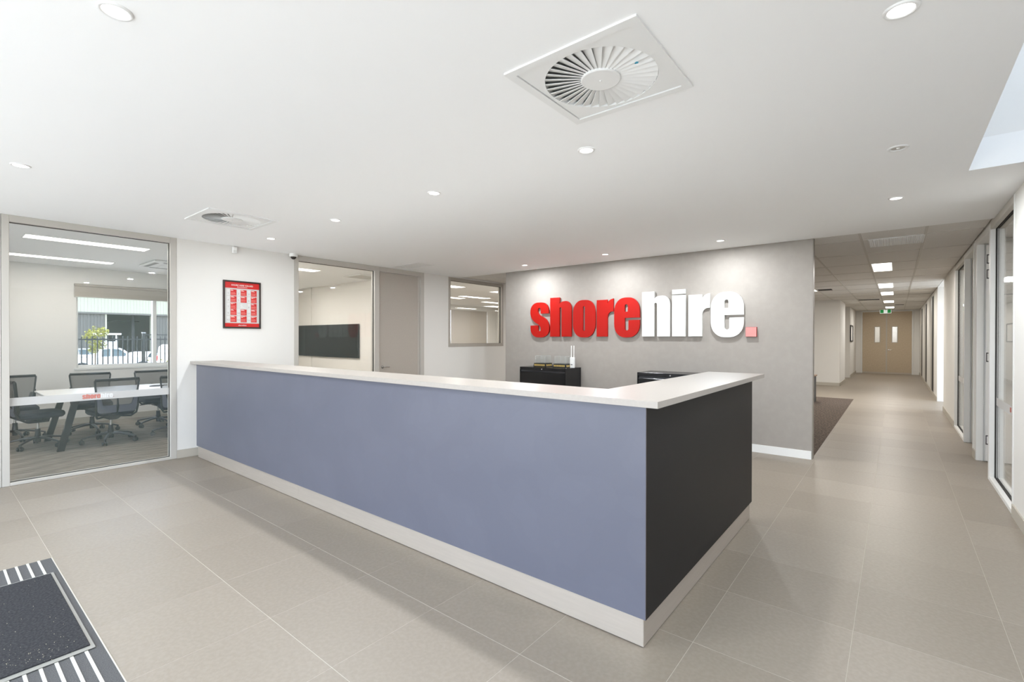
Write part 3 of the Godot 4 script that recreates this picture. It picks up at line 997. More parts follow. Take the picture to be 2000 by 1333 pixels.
	fk.box(Vector3(0.825, 0, 0.02), Vector3(0.875, CC - 0.03, -0.1), 0.003)
	fk.box(Vector3(-0.835, CC - 0.06, 0.02), Vector3(0.825, CC - 0.03, -0.1), 0.003)
	obj("door_frame", fk, M.white_frame, dd)
	for s in [-1, 1]:
		var x0 := -0.833 if s < 0 else 0.02
		var x1 := -0.03 if s < 0 else 0.823
		var px0 := -0.395 if s < 0 else 0.19
		var px1 := px0 + 0.155
		var k := B.new()
		k.box(Vector3(x0, 0.07, -0.01), Vector3(px0, CC - 0.065, -0.055))
		k.box(Vector3(px1, 0.07, -0.01), Vector3(x1, CC - 0.065, -0.055))
		k.box(Vector3(px0, 0.07, -0.01), Vector3(px1, 1.35, -0.055))
		k.box(Vector3(px0, 2.0, -0.01), Vector3(px1, CC - 0.065, -0.055))
		obj("door_leaf", k, M.brown_door, dd)
		part_box("pane", Vector3(px0, 1.35, -0.036), Vector3(px1, 2.0, -0.03), M.glass, dd)
		var pf := B.new()
		for q in [[px0 - 0.03, 1.32, px0, 2.03], [px1, 1.32, px1 + 0.03, 2.03], [px0, 1.32, px1, 1.35], [px0, 2.0, px1, 2.03]]: pf.box(Vector3(q[0], q[1], -0.01), Vector3(q[2], q[3], 0.002))
		obj("pane_trim", pf, M.skirt, dd)
		part_box("kick_strip", Vector3(x0, 0.0, -0.01), Vector3(x1, 0.07, -0.05), M.grout, dd)
	part_box("meeting_stile", Vector3(-0.03, 0.0, -0.008), Vector3(0.02, CC - 0.065, -0.05), M.skirt, dd)
	lever_handle(dd, Vector3(0.07, 1.02, -0.01), 1.0, M.chrome)
	wall("wall_behind_doors", Vector3(-1.5, 0, -28.0), Vector3(1.0, CC, -28.1), M.white_wall, "pale wall seen through the door panels")
	light_panel(-0.45, -0.15, -26.4, -27.4, CC, "light panel behind the double door", 1.0, "light panels behind the double door")
	var bx := B.new()
	bx.box(Vector3(-1.6, 0, -26.0), Vector3(-1.5, CC + 0.2, -28.1))
	bx.box(Vector3(0.9, 0, -26.0), Vector3(1.0, CC + 0.2, -28.1))
	bx.box(Vector3(-1.6, CC, -26.0), Vector3(1.0, CC + 0.2, -28.1))
	bx.box(Vector3(-1.6, -0.1, -26.0), Vector3(1.0, 0.0, -28.1))
	struct(obj("wall_beyond_doors", bx, M.white_wall), "room beyond the double door", "wall")
	# exit sign
	var ex := thing("exit_sign", "green and white running man exit sign hanging before the double door", "exit sign", Vector3(-0.34, 2.56, -25.4))
	part_box("sign_box", Vector3(-0.19, 0.0, -0.02), Vector3(0.19, 0.185, 0.0), M.exit_white, ex, 0.004)
	for s in [-1.0, 1.0]: part_box("green_panel", Vector3(s * 0.178, 0.014, 0.0), Vector3(s * 0.062, 0.171, 0.003), M.exit_green, ex)
	var man := B.new()
	man.lathe([[0.0, 0.0], [0.012, 0.0], [0.012, 0.003], [0.0, 0.003]], Transform3D(Basis(Vector3.RIGHT, PI / 2), Vector3(0.008, 0.145, 0.0)), 12)
	for q in [[0.004, 0.13, -0.004, 0.075, 0.012], [-0.004, 0.08, 0.03, 0.06, 0.008], [0.03, 0.06, 0.02, 0.03, 0.007], [-0.004, 0.08, -0.015, 0.05, 0.008], [-0.015, 0.05, -0.045, 0.045, 0.007], [0.004, 0.125, -0.03, 0.105, 0.006], [0.004, 0.125, 0.035, 0.11, 0.006]]:
		man.tube([Vector3(q[0], q[1], 0.002), Vector3(q[2], q[3], 0.002)], q[4], 0.002, 6)
	obj("running_man", man, M.exit_green, ex)
	part_box("ceiling_mount", Vector3(-0.05, 0.185, -0.018), Vector3(0.05, CC - 2.56, -0.002), M.plastic, ex)
	# framed notice on the left corridor wall
	var fn := thing("framed_notice", "black framed white notice on the far left corridor wall", "picture frame", Vector3(-1.37, 1.7, -23.0), PI / 2)
	for q in [[-0.62, -0.32, -0.58, 0.32], [0.58, -0.32, 0.62, 0.32], [-0.58, 0.28, 0.58, 0.32], [-0.58, -0.32, 0.58, -0.28]]: part_box("frame_rail", Vector3(q[0], q[1], 0), Vector3(q[2], q[3], 0.03), M.black, fn)
	part_box("sheet", Vector3(-0.58, -0.28, 0), Vector3(0.58, 0.28, 0.01), M.plastic, fn)
	# carpet and the black cabinet on it
	wall("floor_carpet", Vector3(LX, -0.01, -6.97), Vector3(-0.80, 0.004, -14.35), M.brown_carpet, "dark brown mottled carpet beyond the sign wall", "floor")
	var cb := thing("black_cabinet", "low black cabinet with brown top on the carpet beyond the sign wall", "cabinet", Vector3(-2.1, 0.004, -13.15))
	part_box("cabinet_body", Vector3(-0.63, 0.0, -0.2), Vector3(0.63, 0.60, 0.2), M.black, cb, 0.004)
	part_box("cabinet_top", Vector3(-0.65, 0.60, -0.22), Vector3(0.65, 0.63, 0.22), paint(c8(120, 96, 74), 0.5), cb, 0.003)

func build_meeting_rooms() -> void:
	var fx := -11.0
	# shared floor, ceiling and dividing walls
	wall("floor_meeting", Vector3(-12.4, -0.06, 2.6), Vector3(LX - 0.095, 0.0, -14.4), M.carpet, "grey brown streaked carpet of the meeting rooms", "floor")
	wall("ceiling_meeting", Vector3(-12.5, CH, 2.7), Vector3(LX - 0.095, CH + 0.1, -14.5), M.ceiling, "white ceiling of the meeting rooms", "ceiling")
	wall("wall_meeting_front", Vector3(-11.1, -0.05, 2.6), Vector3(LX - 0.1, CH, 2.7), M.wall, "off-white front wall of the meeting room")
	wall("wall_meeting_divide", Vector3(fx, 0, -3.33), Vector3(LX - 0.1, CH, -3.40), M.wall, "off-white wall between the two meeting rooms")
	wall("wall_meeting_back", Vector3(-12.4, 0, -5.93), Vector3(LX - 0.1, CH, -6.05), M.wall, "white wall that carries the black screen")
	# outer wall with the window opening
	var b := B.new()
	b.box(Vector3(fx - 0.25, -0.05, 2.6), Vector3(fx, CH, -1.69))
	b.box(Vector3(fx - 0.25, -0.05, -1.69), Vector3(fx, 0.955, -3.33))
	b.box(Vector3(fx - 0.25, 2.30, -1.69), Vector3(fx, CH, -3.33))
	b.box(Vector3(fx - 0.25, -0.05, -3.33), Vector3(fx, CH, -3.55))
	struct(obj("wall_meeting_outer", b, M.wall), "off-white outer wall of the meeting room", "wall")
	wall("wall_meeting_two_outer", Vector3(-11.75, -0.05, -3.40), Vector3(-11.62, CH, -5.93), M.wall, "outer wall of the second meeting room")
	wall("wall_meeting_closer", Vector3(-11.75, -0.05, -3.40), Vector3(fx, CH, -3.55), M.wall, "return of the outer wall between the meeting rooms")
	wall("trim_wall_nib", Vector3(-11.62, 0, -5.93), Vector3(-10.98, CH, -5.915), M.wall, "shallow nib at the far corner of the second meeting room", "trim")
	wall("baseboard_meeting", Vector3(fx, 0, 2.6), Vector3(fx + 0.012, 0.10, -3.33), M.skirt, "greige skirting of the meeting room", "baseboard")
	var xf := Transform3D(Basis(Vector3.UP, PI / 2), Vector3(fx - 0.07, 0, 0))
	var w := Node3D.new()
	w.name = numbered("window_8")
	add_child(w)
	w.transform = xf
	struct(w, "white framed outer window of the meeting room", "window")
	frame_parts(w, 1.69, 3.33, 0.955, 2.30, [0.03, 0.03, 0.04, 0.05], M.white_frame, 0.08)
	part_box("mullion", Vector3(2.79, 1.0, 0.008), Vector3(2.85, 2.26, -0.085), M.white_frame, w, 0.003)
	part_box("pane", Vector3(1.71, 0.99, -0.043), Vector3(2.79, 2.27, -0.037), M.glass, w)
	part_box("pane", Vector3(2.85, 0.99, -0.043), Vector3(3.31, 2.27, -0.037), M.glass, w)
	part_box("sill_board", Vector3(1.66, 0.92, 0.085), Vector3(3.33, 0.955, -0.02), M.white_frame, w, 0.004)
	var rb := thing("roller_blind", "raised grey beige roller blind at the top of the meeting room window", "blind", Vector3(fx, 2.2, -2.5), PI / 2)
	part_box("fabric_drop", Vector3(-0.84, 0.0, 0.025), Vector3(0.82, 0.215, 0.03), M.blind, rb)
	var rk := B.new()
	rk.tube([Vector3(-0.84, 0.19, 0.028), Vector3(0.82, 0.19, 0.028)], 0.024, 0.024, 12)
	obj("roller", rk, M.blind, rb)
	part_box("bottom_bar", Vector3(-0.84, -0.018, 0.02), Vector3(0.82, 0.0, 0.035), M.frame, rb, 0.003)
	# lights
	light_panel(-8.25, -7.95, -0.77, -1.99, CH, "nearer long light panel of the glazed meeting room ceiling", 0.8, "long light panels of the meeting room")
	light_panel(-10.14, -9.86, -0.77, -1.99, CH, "farther long light panel of the glazed meeting room ceiling", 0.8, "long light panels of the meeting room")
	light_panel(-8.35, -8.05, -3.42, -4.54, CH, "light panel of the second meeting room behind the glass", 2.3, "light panels of the second meeting room")
	light_panel(-10.3, -10.0, -3.60, -4.80, CH, "far light panel of the second meeting room", 2.0, "light panels of the second meeting room")
	light_panel(-8.28, -7.93, -6.95, -8.13, CH, "nearest light panel seen through the office window", 2.6, "light panels of the office")
	light_panel(-10.47, -10.15, -9.2, -10.4, CH, "middle light panel seen through the office window", 2.6, "light panels of the office")
	light_panel(-8.28, -7.93, -9.3, -10.5, CH, "right light panel seen through the office window", 2.6, "light panels of the office")
	light_panel(-10.8, -10.5, -11.7, -12.9, CH, "far light panel seen through the office window", 2.6, "light panels of the office")
	# air cassette of the meeting room
	var ac := thing("air_cassette", "square white air conditioning cassette in the meeting room ceiling", "air vent", Vector3(-9.4, CH - 0.003, -2.72))
	part_box("fascia", Vector3(-0.43, -0.03, -0.43), Vector3(0.43, 0.0, 0.43), M.vent, ac, 0.01)
	part_box("intake_grille", Vector3(-0.24, -0.04, -0.24), Vector3(0.24, -0.03, 0.24), M.lamp_trim, ac, 0.004)
	for s in [[-0.40, -0.34, -0.3, 0.3], [0.34, 0.40, -0.3, 0.3], [-0.3, 0.3, -0.40, -0.34], [-0.3, 0.3, 0.34, 0.40]]:
		part_box("air_slot", Vector3(s[0], -0.033, s[2]), Vector3(s[1], -0.03, s[3]), paint(c8(150, 148, 144), 0.7), ac)
	var v2 := thing("ceiling_vent", "flat white ceiling vent of the second meeting room", "air vent", Vector3(-8.2, CH, -5.52))
	part_box("fascia", Vector3(-0.3, -0.012, -0.3), Vector3(0.3, 0.0, 0.3), M.vent, v2, 0.004)
	part_box("grille", Vector3(-0.24, -0.016, -0.24), Vector3(0.24, -0.012, 0.24), M.tee, v2)
	# screen
	var tv := thing("wall_screen", "wide glossy black screen on the wall of the second meeting room", "screen", Vector3(-10.25, 1.42, -5.915))
	part_box("bezel", Vector3(-1.28, -0.37, 0.0), Vector3(1.28, 0.37, 0.035), M.black, tv, 0.006)
	part_box("display", Vector3(-1.27, -0.36, 0.035), Vector3(1.27, 0.36, 0.038), M.screen, tv)
	# office behind the internal window
	var ob := B.new()
	ob.box(Vector3(-12.5, -0.05, -6.05), Vector3(-12.38, CH, -11.8))
	ob.box(Vector3(-12.5, -0.05, -11.8), Vector3(-12.38, 1.0, -13.83))
	ob.box(Vector3(-12.5, 2.5, -11.8), Vector3(-12.38, CH, -13.83))
	ob.box(Vector3(-12.5, -0.05, -13.83), Vector3(-12.38, CH, -14.5))
	ob.box(Vector3(-12.5, -0.05, -14.4), Vector3(LX - 0.1, CH, -14.5))
	struct(obj("wall_office", ob, M.wall), "pale walls of the office behind the internal window", "wall")
	var bl := thing("roller_blind", "lowered beige blind with light leaking at its edges in the office", "blind", Vector3(-12.35, 0, -12.82), PI / 2)
	part_box("fabric_drop", Vector3(-0.96, 0.98, 0.0), Vector3(0.96, 2.52, 0.004), M.blind, bl)
	part_box("bottom_bar", Vector3(-0.93, 0.96, -0.005), Vector3(0.93, 0.98, 0.01), M.frame, bl)

func build_counter() -> void:
	var t := thing("reception_counter", "long L-shaped reception counter with front painted as daylit blue, end as shaded black and pale stone top", "counter", Vector3(-3.8, 0, -2.2))
	var off := -t.position
	var fz := -2.145
	var ex := -0.914
	var lx := -6.745
	var bz := -4.27
	# the stone top, one L-shaped slab
	var k := B.new()
	var L := PackedVector2Array([Vector2(LX + 0.002, 2.112), Vector2(-0.846, 2.112), Vector2(-0.846, 4.376), Vector2(-1.29, 4.376), Vector2(-1.29, 2.487), Vector2(LX + 0.002, 2.487)])
	k.prism(L, 1.155, 1.186, Transform3D(Basis(Vector3.RIGHT, -PI / 2), off))
	var top := obj("worktop", k, M.stone, t)
	top.set_meta("label", "pale stone top with a square front edge")
	part_box("front_panel", Vector3(lx, 0.142, fz) + off, Vector3(ex - 0.0015, 1.155, fz - 0.018) + off, M.daylit_panel, t, 0.0012).set_meta("label", "front panel with blue daylight painted into its colour")
	part_box("end_panel", Vector3(ex, 0.142, fz - 0.0025) + off, Vector3(ex - 0.018, 1.155, bz) + off, M.shaded_panel, t, 0.001).set_meta("label", "end panel with shade painted into its colour")
	part_box("panel_edge", Vector3(ex - 0.0015, 0.142, fz - 0.0005) + off, Vector3(ex - 0.0002, 1.155, fz - 0.0025) + off, M.panel_edge, t)
	# brushed metal kickboards, jointed along the front
	var jx := -4.23
	part_box("kickboard", Vector3(lx + 0.02, 0.004, fz - 0.012) + off, Vector3(jx - 0.0008, 0.1415, fz - 0.030) + off, M.steel, t, 0.001)
	part_box("kickboard", Vector3(jx + 0.0008, 0.004, fz - 0.012) + off, Vector3(ex - 0.018, 0.1415, fz - 0.030) + off, M.steel, t, 0.001)
	part_box("kickboard", Vector3(ex - 0.016, 0.004, fz - 0.013) + off, Vector3(ex - 0.034, 0.1415, bz + 0.002) + off, M.steel, t, 0.001)
	# carcass behind
	var c := B.new()
	c.box(Vector3(lx, 0.0, fz - 0.030) + off, Vector3(ex - 0.034, 1.15, fz - 0.13) + off)
	c.box(Vector3(ex - 0.034, 0.0, fz - 0.13) + off, Vector3(ex - 0.13, 1.15, bz) + off)
	obj("carcass", c, M.carcass, t)
	part_box("bounce_shelf", Vector3(lx, 0.70, fz - 0.13) + off, Vector3(ex - 0.13, 0.73, fz - 0.95) + off, M.table_white, t, 0.002)  # unseen desk, made wide and white to bounce light to the ceiling
	for x in [-6.7, -4.8, -2.9]: part_box("desk_support", Vector3(x, 0.0, fz - 0.13) + off, Vector3(x + 0.025, 0.70, fz - 0.68) + off, M.carcass, t)

func build_sign() -> void:
	var t := thing("wall_sign_lettering", "large raised company name in red and white letters on the grey wall", "sign", Vector3(-5.062, 1.505, SZ))
	for e in WORD:
		var k := B.new()
		var ls := letter_shape(e[0])
		k.prism(ls[0], 0.006, 0.036, Transform3D(Basis(), Vector3(e[1], 0, 0)), ls[1])
		if e[2] == 2:
			var f := B.new()
			f.box(Vector3(e[1] + 0.002, 0.002, 0.036), Vector3(e[1] + 0.129, 0.125, 0.038))
			var o := obj("full_stop", k, M.red, t)
			obj("glare_face", f, M.pink, o)
			o.set_meta("label", "small square red full stop with glare painted pink on its face")
		else:
			var o := obj("letter", k, [M.red, M.sign_white][e[2]], t)
			o.set_meta("label", ("red letter " if e[2] == 0 else "white letter ") + (e[0] if e[0] != "'" else "i dot"))

func build_ceiling_fittings() -> void:
	var spots := [
		[-2.278, -0.461, "large round downlight at the top left, nearest to the camera on that side"],
		[0.01, -2.287, "large round downlight at the top right corner of the ceiling"],
		[-4.837, -0.450, "downlight at the far left edge above the glazed meeting room"],
		[-1.568, -2.712, "downlight just below the near swirl diffuser"],
		[-3.026, -2.712, "downlight above the middle of the counter, second in its row from the right"],
		[-4.517, -2.697, "downlight third in the row above the counter from the right"],
		[-5.968, -2.697, "downlight farthest left in the row above the counter"],
		[-0.004, -5.308, "downlight between the round sensor and the corridor"],
		[-1.703, -6.239, "downlight by the sign wall above the last white letters"],
		[-3.282, -6.224, "downlight by the sign wall above the middle of the sign"],
		[-4.805, -6.303, "downlight by the sign wall above its left end"],
	]
	for s in spots: downlight(Vector3(s[0], CH, s[1]), s[2], 1.48 if s[0] > -5.5 else 0.4)
	swirl_diffuser(-1.415, -0.765, -2.345, -1.69, "large square swirl diffuser in the ceiling over the counter corner", true)
	swirl_diffuser(-5.66, -5.01, -2.345, -1.695, "smaller looking square swirl diffuser over the left end of the counter", false)
	var s := thing("ceiling_speaker", "unlit round white ceiling fitting near the light well", "ceiling fitting", Vector3(0.006, CH, -3.928))
	var k := B.new()
	k.lathe([[0.036, 0.004], [0.040, -0.006], [0.052, -0.007], [0.058, 0.0]], Transform3D.IDENTITY, 32, true)
	obj("trim_ring", k, M.lamp_trim, s)
	var d := B.new()
	d.lathe([[0.0, -0.001], [0.037, -0.001]], Transform3D.IDENTITY, 32)
	obj("recess_disc", d, M.tee, s)
	var e := B.new()
	e.lathe([[0.0, -0.007], [0.008, -0.006], [0.011, 0.0]], Transform3D.IDENTITY, 16)
	obj("sensor_dot", e, M.plastic, s)
	var h := thing("access_hatch", "flat white access hatch in the ceiling before the grey door", "access hatch", Vector3(-6.30, CH, -5.21))
	var hk := B.new()
	for q in [-1.0, 1.0]:
		hk.box(Vector3(q * 0.30, -0.006, -0.18), Vector3(q * 0.28, 0.0, 0.18), 0.001)
		hk.box(Vector3(-0.28, -0.006, q * 0.18), Vector3(0.28, 0.0, q * 0.16), 0.001)
	obj("hatch_frame", hk, M.vent, h)
	part_box("hatch_panel", Vector3(-0.276, -0.003, -0.156), Vector3(0.276, 0.0, 0.156), M.vent, h)

func build_small_things() -> void:
	# framed values poster
	var p := thing("framed_poster", "red and white company values poster in a dark brown frame on the left wall", "poster", Vector3(LX, 1.925, -2.72), PI / 2)
	var hw := 0.236
	var hh := 0.317
	var fm := paint(c8(50, 36, 31), 0.4)
	for q in [[-hw, -hh, -hw + 0.02, hh], [hw - 0.02, -hh, hw, hh], [-hw + 0.02, hh - 0.02, hw - 0.02, hh], [-hw + 0.02, -hh, hw - 0.02, -hh + 0.02]]: part_box("frame_rail", Vector3(q[0], q[1], 0), Vector3(q[2], q[3], 0.025), fm, p, 0.002)
	var W := 432
	var H := 594
	var im := Image.create(W, H, false, Image.FORMAT_RGB8)
	var red := c8(198, 30, 26)
	var pale := c8(220, 217, 212)
	im.fill(c8(196, 194, 189))
	im.fill_rect(Rect2i(0, 0, W, 80), red)
	im.fill_rect(Rect2i(0, 545, W, 49), red)
	im.fill_rect(Rect2i(150, 60, 130, 6), pale)
	var cols := [0.16, 0.455, 0.755]
	var rows := [0.165, 0.315, 0.465, 0.605, 0.76]
	for r in 5:
		for c in 3:
			var y0 := int(rows[r] * H)
			var x0 := int(cols[c] * W)
			if r == 2 and c == 1:
				continue
			im.fill_rect(Rect2i(x0 - 45, y0, 36, 80), c8(212, 211, 208))
			im.fill_rect(Rect2i(x0, y0, 74, 80), red)
			for ln in 2: im.fill_rect(Rect2i(x0 + 4, y0 + 5 + ln * 8, 22 + (r * 13 + c * 7 + ln * 11) % 34, 5), c8(244, 214, 208))
			for ln in 5: im.fill_rect(Rect2i(x0 + 4, y0 + 36 + ln * 8, 50 + (r * 7 + c * 11 + ln * 5) % 16, 3), c8(236, 150, 142))
	im.fill_rect(Rect2i(int(0.36 * W), int(0.46 * H), 118, 84), c8(204, 203, 199))
	var pm := StandardMaterial3D.new()
	pm.albedo_texture = ImageTexture.create_from_image(im)
	pm.roughness = 0.35
	var pb := B.new()
	var a := Vector3(-hw + 0.02, hh - 0.02, 0.012)
	var z := Vector3(hw - 0.02, -hh + 0.02, 0.012)
	pb.v.append_array([a, Vector3(z.x, a.y, a.z), z, a, z, Vector3(a.x, z.y, a.z)])
	for i in 6: pb.n.append(Vector3.BACK)
	pb.uv.append_array([Vector2(0, 0), Vector2(1, 0), Vector2(1, 1), Vector2(0, 0), Vector2(1, 1), Vector2(0, 1)])
	var pr := obj("print", pb, pm, p)
	part_box("backing_board", Vector3(-hw + 0.02, -hh + 0.02, 0.0), Vector3(hw - 0.02, hh - 0.02, 0.0115), M.carcass, p)
	var sf := SystemFont.new()
	sf.font_names = PackedStringArray(["Droid Sans"])
	sf.font_weight = 700
	var words := [["SHORE HIRE VALUES", Vector3(0, 0.258, 0.0124), 0.0285, M.sign_white], ["shorehire", Vector3(0, -0.276, 0.0124), 0.022, M.sign_white], ["S.", Vector3(0.0, -0.019, 0.0124), 0.062, M.sign_white]]
	var nums := ["1", "2", "3", "4", "5", "6", "7", "", "8", "9", "10", "11", "12", "13", "14"]
	var ink := paint(c8(176, 172, 168), 0.6)
	for i in 15:
		if nums[i] == "": continue
		var cx: float = -hw + 0.02 + (cols[i % 3] - 0.065) * (2 * hw - 0.04)
		var cy: float = hh - 0.02 - (rows[i / 3] + 0.09) * (2 * hh - 0.04)
		words.append([nums[i], Vector3(cx, cy, 0.0124), 0.034, ink])
	for w in words:
		var tm := TextMesh.new()
		tm.text = w[0]
		tm.font = sf
		tm.font_size = 32
		tm.pixel_size = w[2] / 32.0
		tm.depth = 0.0004
		var o := obj("lettering", tm, w[3], pr)
		o.position = w[1]
	# motion sensor and dome camera
	var ms := thing("motion_sensor", "small white motion sensor high on the left wall above the poster", "sensor", Vector3(LX, 2.635, -2.615), PI / 2)
	part_box("sensor_body", Vector3(-0.028, -0.035, 0.018), Vector3(0.028, 0.05, 0.055), M.plastic, ms, 0.008)
	part_box("wall_bracket", Vector3(-0.012, 0.0, 0.0), Vector3(0.012, 0.062, 0.02), M.plastic, ms, 0.002)
	part_box("sensor_lens", Vector3(-0.022, -0.03, 0.055), Vector3(0.022, 0.005, 0.058), M.sign_white, ms, 0.001)
	var dc := thing("dome_camera", "white dome camera with dark glass at the corner of the second meeting room", "camera", Vector3(LX + 0.07, CH, -3.39))
	var dk := B.new()
	dk.lathe([[0.0, -0.045], [0.048, -0.045], [0.056, -0.038], [0.058, 0.0]], Transform3D.IDENTITY, 28)
	obj("housing", dk, M.plastic, dc)
	var dg := B.new()
	dg.lathe([[0.0, -0.083], [0.016, -0.080], [0.030, -0.070], [0.038, -0.055], [0.040, -0.045]], Transform3D.IDENTITY, 24, true)
	obj("dark_dome", dg, paint(c8(46, 40, 36), 0.08), dc)
	# filing cabinets at the sign wall
	for c in [["left black filing cabinet with display cases on top", -4.49, 0.455], ["right black filing cabinet behind the counter arm", -2.37, 0.475]]:
		var t := thing("filing_cabinet", c[0] + " against the sign wall", "cabinet", Vector3(c[1], 0, -6.59), 0.0, "black filing cabinets at the sign wall")
		var w: float = c[2]
		var k := B.new()
		k.box(Vector3(-w, 0.0, -0.235), Vector3(w, 1.0, 0.22), 0.003)
		obj("cabinet_body", k, M.black_metal, t)
		part_box("cabinet_top", Vector3(-w, 1.0, -0.235), Vector3(w, 1.004, 0.238), M.black_metal, t, 0.002)
		part_box("top_rail", Vector3(-w, 0.955, 0.22), Vector3(w, 1.0, 0.237), M.black_metal, t, 0.002)
		for r in 3:
			var dy := 0.03 + r * 0.31
			var dr := part_box("drawer", Vector3(-w + 0.018, dy, 0.22), Vector3(w - 0.018, dy + 0.275, 0.238), M.black_metal, t, 0.003)
			part_box("drawer_lip", Vector3(-w + 0.022, dy + 0.279, 0.22), Vector3(w - 0.022, dy + 0.305, 0.229), paint(c8(38, 39, 42), 0.4), dr)
		for s in [-1.0, 1.0]: part_box("side_stile", Vector3(s * w, 0.0, 0.22), Vector3(s * (w - 0.014), 0.955, 0.237), M.black_metal, t, 0.001)
		var lk := B.new()
		lk.lathe([[0.0, 0.006], [0.009, 0.006], [0.011, 0.0]], Transform3D(Basis(Vector3.RIGHT, PI / 2), Vector3(0.0, 0.978, 0.237)), 16)
		obj("lock", lk, M.lock, t)
	# two clear display cases on black plinths with little gold plates
	for i in 2:
		var t := thing("display_case", ["left", "right"][i] + " clear display case on a black plinth with gold plates, on the filing cabinet", "display case", Vector3([-4.641, -4.249][i], 1.004, -6.60), 0.0, "display cases on the filing cabinet")
		var k := B.new()
		k.prism(PackedVector2Array([Vector2(-0.132, 0), Vector2(0.132, 0), Vector2(0.112, 0.062), Vector2(-0.112, 0.062)]), -0.10, 0.10, Transform3D.IDENTITY)
		obj("plinth", k, M.black, t)
		for g in 7: part_box("name_plate", Vector3(-0.106 + g * 0.031, 0.016, 0.10), Vector3(-0.106 + g * 0.031 + 0.024, 0.046, 0.103), M.gold, t)
		var tl := Transform3D(Basis(Vector3.BACK, 0.312), Vector3(0.132, 0, 0))
		for g in 4:
			var pl := B.new()
			pl.box(Vector3(0.0, 0.016, -0.078 + g * 0.042), Vector3(0.003, 0.046, -0.078 + g * 0.042 + 0.030), 0.0, tl)
			obj("name_plate", pl, M.gold, t)
		var gc := B.new()
		var cx := 0.100
		var cz := 0.085
		var th := 0.002
		for s in [-1.0, 1.0]:
			gc.box(Vector3(s * cx, 0.062, -cz), Vector3(s * (cx - th), 0.185, cz))
			gc.box(Vector3(-cx + th, 0.062, s * cz), Vector3(cx - th, 0.185, s * (cz - th)))
		gc.box(Vector3(-cx, 0.185, -cz), Vector3(cx, 0.187, cz))
		obj("acrylic_cover", gc, M.glass, t)
		var ge := B.new()
		for sx in [-1.0, 1.0]:
			for sz in [-1.0, 1.0]: ge.box(Vector3(sx * cx, 0.062, sz * cz), Vector3(sx * (cx - 0.003), 0.187, sz * (cz - 0.003)))
			ge.box(Vector3(-cx, 0.184, sx * cz), Vector3(cx, 0.187, sx * (cz - 0.003)))
			ge.box(Vector3(sx * cx, 0.184, -cz), Vector3(sx * (cx - 0.003), 0.187, cz))
		obj("polished_edge", ge, veil(c8(225, 225, 222, 120), 0.5), t)
	var rt := thing("wireless_router", "white upright router with two aerials at the end of the left filing cabinet", "router", Vector3(-4.074, 1.004, -6.62))
	part_box("router_body", Vector3(-0.04, 0.0, -0.018), Vector3(0.04, 0.17, 0.018), M.plastic, rt, 0.006)
	part_box("router_badge", Vector3(-0.025, 0.045, 0.018), Vector3(0.012, 0.06, 0.0188), paint(c8(120, 120, 122), 0.5), rt)
	for x in [-0.026, 0.022]:
		var ak := B.new()
		ak.tube([Vector3(x, 0.165, -0.006), Vector3(x, 0.36, -0.008)], 0.0065, 0.0065, 10)
		obj("aerial", ak, M.plastic, rt)

